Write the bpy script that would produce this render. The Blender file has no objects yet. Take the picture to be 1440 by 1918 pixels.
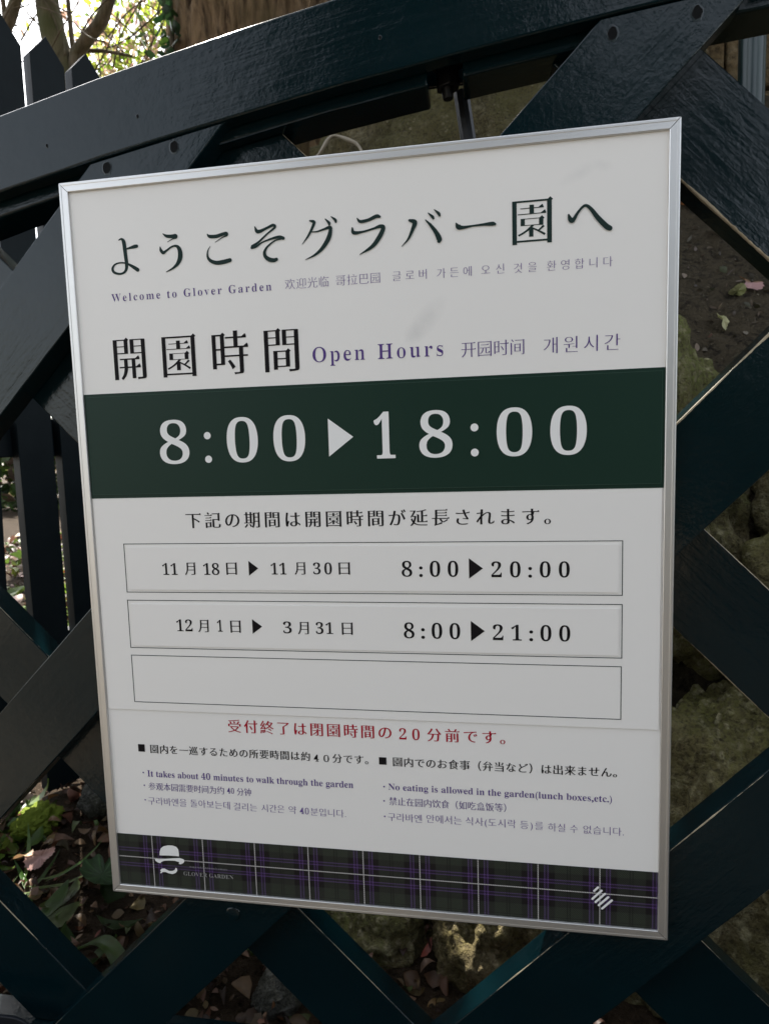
import bpy, bmesh, math, random
from mathutils import Vector, Matrix, noise
import numpy as np
R = math.radians
S = bpy.context.scene
C = S.collection
rnd = random.Random(7)

# ------------------------------------------------------------------ camera
ZT = 1.134                      # height of the notice board's top edge above the ground
cd = bpy.data.cameras.new('camera'); cam = bpy.data.objects.new('camera', cd); C.objects.link(cam)
cd.sensor_fit = 'HORIZONTAL'; cd.sensor_width = 36; cd.lens = 36 * 1143.8 / 1440
cd.clip_start = 0.05; cd.clip_end = 400
cam.matrix_world = Matrix(((0.98786227, 0.01411055, 0.15469012, 0.42172423),
                           (0.15253121, 0.10015188, -0.98321098, -0.59648289),
                           (-0.02936616, 0.9948721, 0.09678396, 0.84962720), (0, 0, 0, 1)))
S.camera = cam
cd.dof.use_dof = True; cd.dof.focus_distance = 0.66; cd.dof.aperture_fstop = 16

# ------------------------------------------------------------------ daylight
SUN_EL, SUN_AZ = 52, -35        # behind the gate, to the left
w = bpy.data.worlds.new('World'); S.world = w; w.use_nodes = True
nt = w.node_tree; sky = nt.nodes.new('ShaderNodeTexSky'); sky.sky_type = 'NISHITA'; sky.sun_disc = False
sky.sun_elevation = R(SUN_EL); sky.sun_rotation = R(SUN_AZ); sky.dust_density = 2.0; sky.air_density = 1.2
hs = nt.nodes.new('ShaderNodeHueSaturation'); hs.inputs['Saturation'].default_value = 0.34; nt.links.new(sky.outputs[0], hs.inputs['Color'])   # thin bright cloud
bg = nt.nodes['Background']; nt.links.new(hs.outputs[0], bg.inputs[0]); bg.inputs[1].default_value = 0.12
sd = bpy.data.lights.new('sun', 'SUN'); sun = bpy.data.objects.new('sun', sd); C.objects.link(sun)
sd.energy = 5.0; sd.angle = R(0.5); sd.color = (1, 0.95, 0.86)
SD = Vector((math.sin(R(SUN_AZ)) * math.cos(R(SUN_EL)), math.cos(R(SUN_AZ)) * math.cos(R(SUN_EL)), math.sin(R(SUN_EL))))
sun.rotation_euler = SD.to_track_quat('Z', 'Y').to_euler(); sun.location = (0, 0, 12)
S.view_settings.view_transform = 'Standard'; S.view_settings.look = 'None'
S.view_settings.exposure = 1.95; S.view_settings.gamma = 1.0

# ------------------------------------------------------------------ helpers
def tag(o, label, cat, group=None):
    o['label'] = label; o['category'] = cat
    if group: o['group'] = group
    return o
def empty(name, loc=(0, 0, 0), rz=0):
    o = bpy.data.objects.new(name, None); C.objects.link(o); o.location = loc; o.rotation_euler.z = rz
    o.empty_display_size = 0.05; return o
def link(name, me, mat=None, parent=None, loc=None, rot=None):
    o = bpy.data.objects.new(name, me); C.objects.link(o)
    for m in (mat if isinstance(mat, (list, tuple)) else [mat]):
        if m is not None: me.materials.append(m)
    if parent is not None: o.parent = parent
    if loc is not None: o.location = loc
    if rot is not None: o.rotation_euler = rot
    return o
def mesh(name, vs, fs, smooth=False):
    me = bpy.data.meshes.new(name); me.from_pydata([tuple(v) for v in vs], [], fs); me.update()
    if smooth:
        me.polygons.foreach_set('use_smooth', [True] * len(me.polygons))
    return me
def bm_mesh(name, bm, smooth=False):
    me = bpy.data.meshes.new(name); bm.to_mesh(me); bm.free()
    if smooth: me.polygons.foreach_set('use_smooth', [True] * len(me.polygons))
    return me
def bevel(bm, w, seg=2, ang=40):
    es = [e for e in bm.edges if len(e.link_faces) == 2 and e.calc_face_angle(0) > R(ang)]
    bmesh.ops.bevel(bm, geom=es, offset=w, segments=seg, profile=0.5, affect='EDGES', clamp_overlap=True)
def prism_bm(poly, y0, y1, bev=0):
    """poly of (x,z) extruded from y0 (front) to y1"""
    bm = bmesh.new(); n = len(poly)
    a = [bm.verts.new((x, y0, z)) for x, z in poly]; b = [bm.verts.new((x, y1, z)) for x, z in poly]
    bm.faces.new(a); bm.faces.new(b[::-1])
    for i in range(n): bm.faces.new((a[i], b[i], b[(i + 1) % n], a[(i + 1) % n]))
    bmesh.ops.recalc_face_normals(bm, faces=bm.faces)
    if bev: bevel(bm, bev)
    return bm
def box_bm(x0, x1, y0, y1, z0, z1, bev=0):
    return prism_bm([(x0, z0), (x1, z0), (x1, z1), (x0, z1)], y0, y1, bev)
def tube_me(name, pts, rads, seg=10, bump=0.0, seed=0, cap=True):
    pts = [Vector(p) for p in pts]; vs = []; fs = []; a = None
    for i, p in enumerate(pts):
        t = (pts[min(i + 1, len(pts) - 1)] - pts[max(i - 1, 0)]).normalized()
        if a is None: a = t.cross(Vector((0, 1, 0.1)) if abs(t.y) < 0.8 else Vector((1, 0, 0)))
        a = (a - t * a.dot(t)).normalized(); b = t.cross(a)              # carried along without twisting
        for k in range(seg):
            th = 2 * math.pi * k / seg; d = a * math.cos(th) + b * math.sin(th)
            vs.append(p + d * rads[i] * (1 + bump * noise.noise(Vector((math.cos(th) * 2 + seed, math.sin(th) * 2, i * 0.35)))))
    for i in range(len(pts) - 1):
        for k in range(seg):
            fs.append((i * seg + k, i * seg + (k + 1) % seg, (i + 1) * seg + (k + 1) % seg, (i + 1) * seg + k))
    if cap: fs += [tuple(range(seg))[::-1], tuple(range((len(pts) - 1) * seg, len(pts) * seg))]
    return mesh(name, vs, fs, True)
def catmull(P, n=8):
    P = [np.array(p, float) for p in P]; P = [2 * P[0] - P[1]] + P + [2 * P[-1] - P[-2]]; out = []
    for i in range(1, len(P) - 2):
        for j in range(n):
            t = j / n
            out.append(0.5 * (2 * P[i] + (P[i + 1] - P[i - 1]) * t + (2 * P[i - 1] - 5 * P[i] + 4 * P[i + 1] - P[i + 2]) * t * t + (3 * P[i] - P[i - 1] - 3 * P[i + 1] + P[i + 2]) * t ** 3))
    out.append(P[-2]); return out
def setcol(me, cols):
    """one colour per vertex, kept in the attribute 'tint'"""
    at = me.color_attributes.new('tint', 'FLOAT_COLOR', 'POINT')
    at.data.foreach_set('color', np.c_[np.array(cols, np.float32), np.ones(len(cols), np.float32)].ravel())

# ------------------------------------------------------------------ materials
class N:
    def __init__(s, name):
        s.m = bpy.data.materials.new(name); s.m.use_nodes = True; s.t = s.m.node_tree
        s.p = s.t.nodes['Principled BSDF']; s.out = s.t.nodes['Material Output']
    def n(s, typ, **kw):
        x = s.t.nodes.new(typ)
        for k, v in kw.items():
            if k.startswith('i_'): x.inputs[int(k[2:]) if k[2:].isdigit() else k[2:]].default_value = v
            else: setattr(x, k, v)
        return x
    def l(s, a, b): s.t.links.new(a, b)
    def coord(s, scale=(1, 1, 1), kind='Object'):
        tc = s.n('ShaderNodeTexCoord'); mp = s.n('ShaderNodeMapping'); mp.inputs['Scale'].default_value = scale
        s.l(tc.outputs[kind], mp.inputs[0]); return mp.outputs[0]
    def noise(s, vec, scale, detail=4, rough=0.55, dist=0):
        x = s.n('ShaderNodeTexNoise'); x.inputs['Scale'].default_value = scale; x.inputs['Detail'].default_value = detail
        x.inputs['Roughness'].default_value = rough; x.inputs['Distortion'].default_value = dist
        s.l(vec, x.inputs['Vector']); return x.outputs['Fac']
    def ramp(s, fac, stops):
        x = s.n('ShaderNodeValToRGB'); e = x.color_ramp.elements
        while len(e) < len(stops): e.new(0.5)
        for el, (p, c) in zip(e, stops):
            el.position = p; el.color = (c, c, c, 1) if not isinstance(c, tuple) else c + (1,)
        s.l(fac, x.inputs[0]); return x.outputs[0]
    def mix(s, fac, a, b, mode='MIX'):
        x = s.n('ShaderNodeMix', data_type='RGBA', blend_type=mode)
        if isinstance(fac, float): x.inputs[0].default_value = fac
        else: s.l(fac, x.inputs[0])
        for v, i in ((a, 6), (b, 7)):
            if isinstance(v, tuple): x.inputs[i].default_value = v + (1,)
            else: s.l(v, x.inputs[i])
        return x.outputs[2]
    def math(s, op, a, b=0.0, clamp=False):
        x = s.n('ShaderNodeMath', operation=op); x.use_clamp = clamp
        for v, i in ((a, 0), (b, 1)):
            if isinstance(v, (int, float)): x.inputs[i].default_value = v
            else: s.l(v, x.inputs[i])
        return x.outputs[0]
    def bump(s, h, strength=0.5, dist=0.01, prev=None):
        x = s.n('ShaderNodeBump'); x.inputs['Strength'].default_value = strength; x.inputs['Distance'].default_value = dist
        s.l(h, x.inputs['Height'])
        if prev is not None: s.l(prev, x.inputs['Normal'])
        return x.outputs[0]
    def set(s, **kw):
        for k, v in kw.items():
            k = k.replace('_', ' ')
            if isinstance(v, (int, float)): s.p.inputs[k].default_value = v
            elif isinstance(v, tuple): s.p.inputs[k].default_value = v + (1,)
            else: s.l(v, s.p.inputs[k])
        return s
def plain(name, col, rough=0.6, metal=0.0, spec=0.5):
    a = N(name); v = a.coord(); f = a.noise(v, 60, 3)
    c = a.mix(f, tuple(x * 0.88 for x in col), tuple(min(1, x * 1.1) for x in col))
    a.set(Base_Color=c, Roughness=rough, Metallic=metal, Specular_IOR_Level=spec); return a.m

def paint_mat(name, half=0.0, top=0.0, bot=0.0, rot=0.0, wx=None):
    """thick glossy dark green-black paint over sawn wood; local x runs along the grain.
    half = half width of the board, top / bot = how far bare wood shows along each arris"""
    a = N(name); tc = a.n('ShaderNodeTexCoord'); mp = a.n('ShaderNodeMapping'); mp.inputs['Rotation'].default_value = (0, rot, 0)
    a.l(tc.outputs['Object'], mp.inputs[0]); v = mp.outputs[0]
    ms = a.n('ShaderNodeMapping'); ms.inputs['Scale'].default_value = (9, 60, 110); a.l(v, ms.inputs[0])
    grain = a.noise(ms.outputs[0], 1.0, 6, 0.62, 0.5)
    ms2 = a.n('ShaderNodeMapping'); ms2.inputs['Scale'].default_value = (55, 120, 130); a.l(v, ms2.inputs[0])
    lumps = a.noise(ms2.outputs[0], 1.0, 4, 0.6, 0.8)
    patch = a.noise(v, 7, 3)
    pm = a.ramp(patch, [(0.42, 0.0), (0.62, 1.0)])
    h = a.math('ADD', a.math('MULTIPLY', grain, 1.0), a.math('MULTIPLY', a.math('MULTIPLY', lumps, pm), 0.75))
    b1 = a.bump(h, 0.17, 0.0026); fine = a.noise(v, 260, 2); b2 = a.bump(fine, 0.16, 0.0012, b1)
    big = a.noise(v, 13, 3); b3 = a.bump(big, 0.22, 0.005, b2)
    col = a.mix(a.noise(v, 10, 4), (0.0006, 0.0062, 0.0084), (0.0012, 0.0108, 0.0140))
    # chips through to primer and wood
    ch = a.noise(v, 75, 3, 0.7); chip = a.ramp(ch, [(0.775, 0.0), (0.785, 1.0)])
    if half:
        sp = a.n('ShaderNodeSeparateXYZ'); a.l(v, sp.inputs[0])
        msx = a.n('ShaderNodeMapping'); msx.inputs['Scale'].default_value = (130, 60, 4); a.l(v, msx.inputs[0]); en = a.noise(msx.outputs[0], 1.0, 4, 0.65)
        msl = a.n('ShaderNodeMapping'); msl.inputs['Scale'].default_value = (9, 3, 0.1); a.l(v, msl.inputs[0]); ln = a.noise(msl.outputs[0], 1.0, 2)
        for s, d in ((1, top), (-1, bot)):
            if not d: continue
            amt = a.math('ADD', a.math('MULTIPLY', en, 0.8), a.math('MULTIPLY', a.math('SUBTRACT', ln, 0.42 if d > 0.0025 else 0.52), 2.8))
            if wx is not None:       # worn only towards one end
                k = a.math('MULTIPLY', a.math('SUBTRACT', sp.outputs[0], wx - 0.10), 5.0, True); amt = a.math('MULTIPLY', amt, a.math('ADD', a.math('MULTIPLY', k, 0.9), 0.1))
            edge = a.math('SUBTRACT', half, a.math('MULTIPLY', sp.outputs[2], s))       # distance from that front arris, over the face or the side
            edge = a.math('MAXIMUM', edge, a.math('ADD', sp.outputs[1], 0.014))
            mk = a.math('LESS_THAN', edge, a.math('MULTIPLY', amt, d))
            chip = a.math('MAXIMUM', chip, mk)
    wood = a.mix(a.noise(v, 120, 4), (0.16, 0.125, 0.075), (0.50, 0.42, 0.29))
    col = a.mix(chip, col, wood)
    rg = a.math('ADD', a.math('MULTIPLY', a.noise(v, 18, 4), 0.13), 0.09)
    rg = a.math('ADD', rg, a.math('MULTIPLY', chip, 0.45))
    a.set(Base_Color=col, Roughness=rg, Normal=b3, Specular_IOR_Level=0.36); return a.m

def rock_mat(name, dark, mid, pale, moss, moss_amt=0.5, seed=0.0, sc=1.0):
    a = N(name); tc = a.n('ShaderNodeTexCoord'); mp = a.n('ShaderNodeMapping'); mp.inputs['Location'].default_value = (seed, seed * 1.7, seed * 0.6)
    a.l(tc.outputs['Object'], mp.inputs[0]); v = mp.outputs[0]
    n1 = a.noise(v, 9 * sc, 7, 0.68, 0.3); n2 = a.noise(v, 34 * sc, 6, 0.7); n3 = a.noise(v, 130 * sc, 4, 0.65); n4 = a.noise(v, 3.2 * sc, 4)
    c = a.mix(a.ramp(n1, [(0.36, 0.0), (0.62, 1.0)]), dark, mid)
    c = a.mix(a.ramp(n3, [(0.38, 0.75), (0.54, 0.0)]), c, tuple(x * 0.4 for x in dark))
    c = a.mix(a.ramp(n2, [(0.52, 0.0), (0.70, 0.85)]), c, pale)
    mo = a.math('MULTIPLY', a.ramp(n4, [(0.5 - 0.28 * moss_amt, 0.0), (0.78 - 0.28 * moss_amt, 1.0)]), a.ramp(n3, [(0.35, 0.25), (0.6, 1.0)]))
    mc = a.mix(n3, tuple(x * 0.5 for x in moss), tuple(x * 1.5 for x in moss))
    c = a.mix(mo, c, mc)
    vo = a.n('ShaderNodeTexVoronoi', feature='DISTANCE_TO_EDGE'); vo.inputs['Scale'].default_value = 6 * sc; a.l(v, vo.inputs['Vector'])
    cr = a.ramp(vo.outputs['Distance'], [(0.0, 0.0), (0.05, 1.0)])
    # crusty lichen rosettes
    vl = a.n('ShaderNodeTexVoronoi'); vl.inputs['Scale'].default_value = 62 * sc; a.l(v, vl.inputs['Vector'])
    li = a.math('MULTIPLY', a.ramp(vl.outputs['Distance'], [(0.28, 1.0), (0.46, 0.0)]), a.ramp(a.noise(v, 15 * sc, 4, 0.7), [(0.55, 0.0), (0.66, 1.0)]))
    c = a.mix(a.math('MULTIPLY', li, 0.8), c, pale)
    b = a.bump(n1, 0.8, 0.03); b = a.bump(n2, 0.8, 0.012, b); b = a.bump(n3, 1.0, 0.007, b); b = a.bump(cr, 0.25, 0.006, b); b = a.bump(li, 0.5, 0.003, b)
    a.set(Base_Color=c, Roughness=0.92, Normal=b, Specular_IOR_Level=0.2); return a.m

def leaf_mat(name, trans=0.45, rough=0.5):
    a = N(name); at = a.n('ShaderNodeAttribute', attribute_name='tint'); v = a.coord(); f = a.noise(v, 45, 4)
    c = a.mix(0.55, at.outputs['Color'], a.mix(a.ramp(f, [(0.3, 0.35), (0.7, 1.5)]), (0, 0, 0), at.outputs['Color']))
    a.set(Base_Color=c, Roughness=rough, Normal=a.bump(f, 0.4, 0.004))
    tr = a.n('ShaderNodeBsdfTranslucent'); a.l(c, tr.inputs[0])
    mx = a.n('ShaderNodeMixShader'); mx.inputs[0].default_value = trans
    a.l(a.p.outputs[0], mx.inputs[1]); a.l(tr.outputs[0], mx.inputs[2]); a.l(mx.outputs[0], a.out.inputs[0]); return a.m

def soil_mat(name, a1, a2, pale):
    a = N(name); v = a.coord(); n1 = a.noise(v, 5, 6, 0.65); n2 = a.noise(v, 45, 6, 0.75, 0.4); n3 = a.noise(v, 170, 3, 0.7)
    c = a.mix(n1, a1, a2); c = a.mix(a.ramp(n2, [(0.35, 0.0), (0.5, 1.0)]), tuple(x * 0.35 for x in a1), c)
    c = a.mix(a.ramp(n3, [(0.63, 0.0), (0.72, 1.0)]), c, pale)
    b = a.bump(n2, 1.0, 0.035); b = a.bump(n3, 1.0, 0.010, b)
    a.set(Base_Color=c, Roughness=0.95, Normal=b, Specular_IOR_Level=0.15); return a.m

def bark_mat(name, c1, c2, moss, vs=(14, 14, 2.2)):
    a = N(name); v = a.coord(vs); n1 = a.noise(v, 1.0, 6, 0.65, 0.6); v2 = a.coord(); n2 = a.noise(v2, 60, 4); n3 = a.noise(v2, 4, 3)
    c = a.mix(a.ramp(n1, [(0.36, 0.0), (0.56, 1.0)]), c1, c2); c = a.mix(a.math('MULTIPLY', a.ramp(n3, [(0.45, 0.0), (0.65, 1.0)]), 0.7), c, moss)
    b = a.bump(n1, 1.0, 0.03); b = a.bump(n2, 0.5, 0.004, b)
    a.set(Base_Color=c, Roughness=0.9, Normal=b, Specular_IOR_Level=0.2); return a.m

# ================================================================== ground, bank and path
def grid(name, xs, ys, zf, mat, smooth=True):
    vs = [(x, y, zf(x, y)) for y in ys for x in xs]; n = len(xs)
    fs = [(j * n + i, j * n + i + 1, (j + 1) * n + i + 1, (j + 1) * n + i) for j in range(len(ys) - 1) for i in range(n - 1)]
    return link(name, mesh(name, vs, fs, smooth), mat)
def axis(lo, a, b, hi, step, far=10):
    L = [lo + (a - lo) * (1 - (1 - i / far) ** 2.2) for i in range(far)]; M = [a + step * i for i in range(int((b - a) / step) + 1)]
    H = [b + (hi - b) * (i / far) ** 2.2 for i in range(1, far + 1)]; return L + M + H
sm = lambda t: 0 if t <= 0 else 1 if t >= 1 else t * t * (3 - 2 * t)
fr = lambda x, y, s=0.0, o=4: noise.fractal(Vector((x, y, s)), 0.9, 2.0, o)
def ground_z(x, y):
    return (0.018 * fr(x * 3, y * 3) + 0.006 * fr(x * 14, y * 14, 3)) * sm((y + 0.05) / 0.25) * sm((8 - abs(x)) / 2) - 0.003
SOIL = soil_mat('leaf_mould_soil', (0.030, 0.020, 0.012), (0.070, 0.048, 0.030), (0.17, 0.13, 0.09))
go = grid('ground', axis(-45, -2.2, 1.6, 45, 0.04), axis(-45, -0.1, 3.4, 60, 0.04), ground_z, SOIL); go['kind'] = 'structure'
def path_mat():
    a = N('path_concrete'); v = a.coord(); n1 = a.noise(v, 1.3, 5); n2 = a.noise(v, 120, 4)
    a.set(Base_Color=a.mix(a.math('MULTIPLY', n2, n1), (0.10, 0.080, 0.056), (0.15, 0.12, 0.083)), Roughness=0.9, Normal=a.bump(n2, 0.4, 0.004)); return a.m
po = grid('path', [-14 + i * 2 for i in range(15)], [-14 + i * 1.358 for i in range(11)], lambda x, y: 0.006, path_mat()); po['kind'] = 'structure'
def bank_z(x, y):
    left = sm((x - (0.02 - 0.16 * (y - 0.9))) / 0.5); rise = 0.98 * sm((y - 0.34) / 0.40) + 0.98 * min(max(y - 0.74, 0), 1.15)
    h = left * rise; rough = 0.030 * fr(x * 4, y * 4, 5) + 0.013 * fr(x * 17, y * 17, 8, 5)
    return h + rough * min(1, h * 3) - 0.03 * (1 - left) - 0.02
BANK = soil_mat('bank_soil', (0.034, 0.027, 0.017), (0.098, 0.078, 0.048), (0.195, 0.176, 0.126))
bo = grid('earth_bank', [-0.6 + 0.02 * i for i in range(121)] + [2.0, 2.5, 3.2, 4.2], [0.26 + 0.02 * i for i in range(100)] + [2.5, 3.2, 4.5, 6.0], bank_z, BANK); bo['kind'] = 'structure'

# ================================================================== boulders
def rock_mesh(radii, seed, lumps=0.34, facet=0.6, sub=6):
    bm = bmesh.new(); bmesh.ops.create_icosphere(bm, subdivisions=sub, radius=1.0); rr = random.Random(seed)
    planes = [(Vector((rr.gauss(0, 1), rr.gauss(0, 1), rr.gauss(0, 1))).normalized(), rr.uniform(0.68, 0.92)) for _ in range(13)]
    o = Vector((seed * 3.1, seed * 1.3, 0))
    for v in bm.verts:
        d = v.co.normalized(); r = 1.0
        for nn, dd in planes:
            c = d.dot(nn)
            if c > 0.05: r = min(r, r * (1 - facet) + facet * min(r, dd / c))
        r *= 1 + lumps * 0.5 * noise.fractal(d * 1.6 + o, 0.9, 2.1, 3) + 0.075 * noise.fractal(d * 6.5 + o, 0.8, 2.1, 4) + 0.022 * noise.fractal(d * 24 + o, 0.8, 2.0, 3)
        v.co = Vector((d.x * radii[0], d.y * radii[1], d.z * radii[2])) * r
    return bm_mesh('boulder', bm, True)
RA = rock_mat('mossy_rock', (0.074, 0.059, 0.033), (0.240, 0.189, 0.106), (0.444, 0.393, 0.250), (0.102, 0.113, 0.030), 0.62, 1.0)
RB = rock_mat('lichen_rock', (0.083, 0.068, 0.037), (0.273, 0.226, 0.125), (0.564, 0.519, 0.326), (0.137, 0.135, 0.040), 0.5, 4.0)
RC = rock_mat('pale_crumbling_rock', (0.072, 0.053, 0.029), (0.252, 0.198, 0.114), (0.432, 0.360, 0.228), (0.102, 0.090, 0.026), 0.25, 7.0)
RD = rock_mat('olive_slab', (0.039, 0.031, 0.016), (0.111, 0.091, 0.047), (0.169, 0.150, 0.094), (0.060, 0.056, 0.018), 0.6, 11.0, 1.1)
def boulder(loc, radii, seed, mat, label, rot=(0, 0, 0), **kw):
    o = link('boulder', rock_mesh(radii, seed, **kw), mat, None, loc, rot); return tag(o, label, 'rock', 'boulders of the rocky bank')
boulder((0.15, 0.47, -0.03), (0.21, 0.20, 0.165), 3, RA, 'low dark mossy boulder at the foot of the bank, left of the sunlit rock')
boulder((0.45, 0.43, 0.00), (0.155, 0.15, 0.20), 8, RC, 'pale crumbling rock lit by the sun below the board', lumps=.42)
boulder((0.84, 0.44, 0.10), (0.27, 0.19, 0.40), 5, RB, 'mossy boulder low down behind the bottom right corner of the board')
boulder((1.12, 0.50, 0.34), (0.28, 0.22, 0.46), 12, RB, 'big lichen covered boulder low down at the right edge')
boulder((0.68, 0.70, 0.66), (0.255, 0.24, 0.45), 21, RA, 'upright dark mossy boulder left of the crevice')
boulder((1.14, 0.68, 0.80), (0.235, 0.21, 0.31), 31, RB, 'greenish boulder right of the crevice, under the bare soil')
boulder((0.50, 1.86, 1.72), (0.78, 0.30, 0.92), 41, RD, 'large olive brown rock slab behind the top of the gate', lumps=.2, facet=.35)

# ================================================================== stone wall above the bank
def stone_wall():
    W = rock_mat('brown_wall_stone', (0.060, 0.040, 0.018), (0.125, 0.088, 0.042), (0.16, 0.125, 0.075), (0.07, 0.058, 0.022), 0.3, 3.0, 0.5)
    bm = bmesh.new(); rr = random.Random(5); z = 1.35; row = 0
    while z < 3.25:
        h = rr.uniform(0.24, 0.33); x = 0.55 - (row % 2) * 0.2
        while x < 4.4:
            L = rr.uniform(0.38, 0.62); y = 2.02 + rr.uniform(-0.006, 0.006)
            b = prism_bm([(x + .004, z + .004), (x + L - .004, z + .004), (x + L - .004, z + h - .004), (x + .004, z + h - .004)], y, y + 0.38, 0.012)
            me = bpy.data.meshes.new('t'); b.to_mesh(me); b.free(); bm.from_mesh(me); bpy.data.meshes.remove(me); x += L
        z += h; row += 1
    o = link('stone_wall', bm_mesh('stone_wall', bm), W)
    return tag(o, 'brown block stone wall standing above the bank at the top right', 'wall')
stone_wall()

# teal fluted post on the bank
def fluted_post():
    vs = []; fs = []; n = 72; zs = [0.0, 0.02, 0.9, 1.7]
    for z in zs:
        for i in range(n):
            t = 2 * math.pi * i / n; r = 0.040 * (1 + 0.07 * abs(math.sin(t * 4)) - 0.035)
            vs.append((r * math.cos(t), r * math.sin(t), z))
    for k in range(len(zs) - 1):
        for i in range(n): fs.append((k * n + i, k * n + (i + 1) % n, (k + 1) * n + (i + 1) % n, (k + 1) * n + i))
    fs.append(tuple(range((len(zs) - 1) * n, len(zs) * n)))
    a = N('weathered_teal_paint'); v = a.coord(); n1 = a.noise(a.coord((30, 30, 3)), 1.0, 5); c = a.mix(a.ramp(n1, [(0.4, 0.0), (0.65, 1.0)]), (0.004, 0.016, 0.019), (0.022, 0.040, 0.040))
    a.set(Base_Color=c, Roughness=0.33, Normal=a.bump(n1, 0.4, 0.003))
    o = link('fence_post', mesh('fence_post', vs, fs, True), a.m, None, (1.36, 1.80, 1.95)); return tag(o, 'fluted blue-green metal post on the bank, just under the arched rail', 'post')
fluted_post()

# ================================================================== picket fence
def picket_fence():
    th = R(62); f = empty('picket_fence', (-0.655, 0.76, 0.0), th)
    tag(f, 'black picket fence with pointed tops running back on the left behind the gate', 'fence')
    M = N('black_fence_paint'); v = M.coord(); M.set(Base_Color=M.mix(M.noise(v, 20, 4), (0.003, 0.006, 0.008), (0.007, 0.012, 0.014)), Roughness=0.5, Specular_IOR_Level=0.12, Normal=M.bump(M.noise(M.coord((60, 60, 5)), 1.0, 5), 0.3, 0.003)); M = M.m
    gap = {}
    for k in range(-7, 6):
        x = k * 0.100; b, t = ((0.046, 0.002) if k == -1 else (0.046, 0.040) if k < 0 else (0, 0)); rr = random.Random(k + 50); dz = rr.uniform(-.006, .006)
        bm = prism_bm([(x - b - .0405, 0.02), (x - b + .0405, 0.02), (x - t + .0405, 1.825 + dz), (x - t, 1.878 + dz), (x - t - .0405, 1.825 + dz)], -0.011, 0.026, .0015)
        link('picket', bm_mesh('picket', bm), M, f)
    for z0, z1 in ((0.32, 0.41), (0.865, 0.96), (1.50, 1.59)):
        link('fence_rail', bm_mesh('fence_rail', box_bm(-0.80, 0.545, 0.0265, 0.065, z0, z1, .002)), M, f)
    for x in (-0.85, 0.590):
        link('post', bm_mesh('post', box_bm(x - .045, x + .045, -.045, .045, -0.05, 1.95 if x < 0 else 1.62, .003)), M, f)
picket_fence()

# ================================================================== leaves
def leaf_geo(L, W, fold, curl, rr):
    """pointed oval blade along +x, folded on its midrib and curling; returns verts, faces"""
    vs = []; pr = [(0.0, 0.03), (0.22, 0.75), (0.5, 1.0), (0.78, 0.62), (1.0, 0.02)]; tw = rr.uniform(-.5, .5)
    for t, k in pr:
        z = curl * L * (t * (1 - t) * 1.6 - 0.1) * -1 + 0; c = fold * W * k * .5
        vs += [(t * L, -k * W / 2, z + c + tw * W * t * .2), (t * L, 0, z), (t * L, k * W / 2, z + c - tw * W * t * .2)]
    fs = []
    for i in range(len(pr) - 1): a = i * 3; fs += [(a, a + 3, a + 4, a + 1), (a + 1, a + 4, a + 5, a + 2)]
    return vs, fs
def leaf_cloud(name, items, mat, parent=None, smooth=True):
    """items: (position, rotation matrix, length, width, fold, curl, colour)"""
    vs = []; fs = []; cs = []; rr = random.Random(1)
    for p, m, L, W, fo, cu, col in items:
        v, f = leaf_geo(L, W, fo, cu, rr); k = len(vs)
        vs += [tuple(m @ Vector(q) + p) for q in v]; fs += [tuple(k + i for i in q) for q in f]; cs += [col] * len(v)
    me = mesh(name, vs, fs, smooth); setcol(me, cs); return link(name, me, mat, parent)
def rot_any(rr): return Matrix.Rotation(rr.uniform(0, 6.283), 3, 'Z') @ Matrix.Rotation(rr.uniform(-1.2, 1.2), 3, 'Y') @ Matrix.Rotation(rr.uniform(-1.2, 1.2), 3, 'X')
def rot_flat(rr, t=0.45): return Matrix.Rotation(rr.uniform(0, 6.283), 3, 'Z') @ Matrix.Rotation(rr.gauss(0, t), 3, 'Y') @ Matrix.Rotation(rr.gauss(0, t), 3, 'X')
def vary(c, rr, k=0.3):
    s = 1 + rr.uniform(-k, k); return tuple(max(0.002, x * s * (1 + rr.uniform(-.12, .12))) for x in c)
DRY = leaf_mat('dry_leaf', 0.25, 0.55); GREEN_LEAF = leaf_mat('green_leaf', 0.5, 0.4); DARK_LEAF = leaf_mat('dark_leaf', 0.2, 0.45)
def litter():
    rr = random.Random(11); it = []
    cols = [(0.079, 0.034, 0.016), (0.112, 0.048, 0.023), (0.051, 0.024, 0.012), (0.149, 0.078, 0.043), (0.093, 0.056, 0.025), (0.186, 0.102, 0.066), (0.037, 0.018, 0.012), (0.139, 0.086, 0.031), (0.047, 0.024, 0.014)]
    for i in range(10500):
        if i < 6000: x, y = rr.uniform(-1.5, 0.62), 0.02 + 2.0 * rr.random() ** 1.3
        else: x, y = rr.uniform(-4.6, -0.8), rr.uniform(1.2, 7.0)
        z = max(ground_z(x, y), bank_z(x, y) if -0.6 < x < 3 and y > .26 else -1)
        if z > 0.35: continue
        L = (0.016 + 0.034 * rr.random() ** 1.5) * ((0.72 if y < .45 else 1) if i < 6000 else 2.6); c = rr.choice(cols)
        if rr.random() < .04: c = (0.22, 0.05, 0.03)
        if rr.random() < .05: c = (0.07, 0.10, 0.025)
        if i >= 6000 and rr.random() < .5: c = rr.choice([(0.14, 0.20, 0.03), (0.38, 0.27, 0.22), (0.10, 0.16, 0.03)])
        it.append((Vector((x, y, z + rr.uniform(.004, .022))), rot_flat(rr, .42), L, L * rr.uniform(.32, .85), rr.uniform(-.5, 1.3), rr.uniform(-1.5, 1.5), vary(c, rr)))
    o = leaf_cloud('leaf_litter', it, DRY); o['kind'] = 'stuff'
litter()
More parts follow.
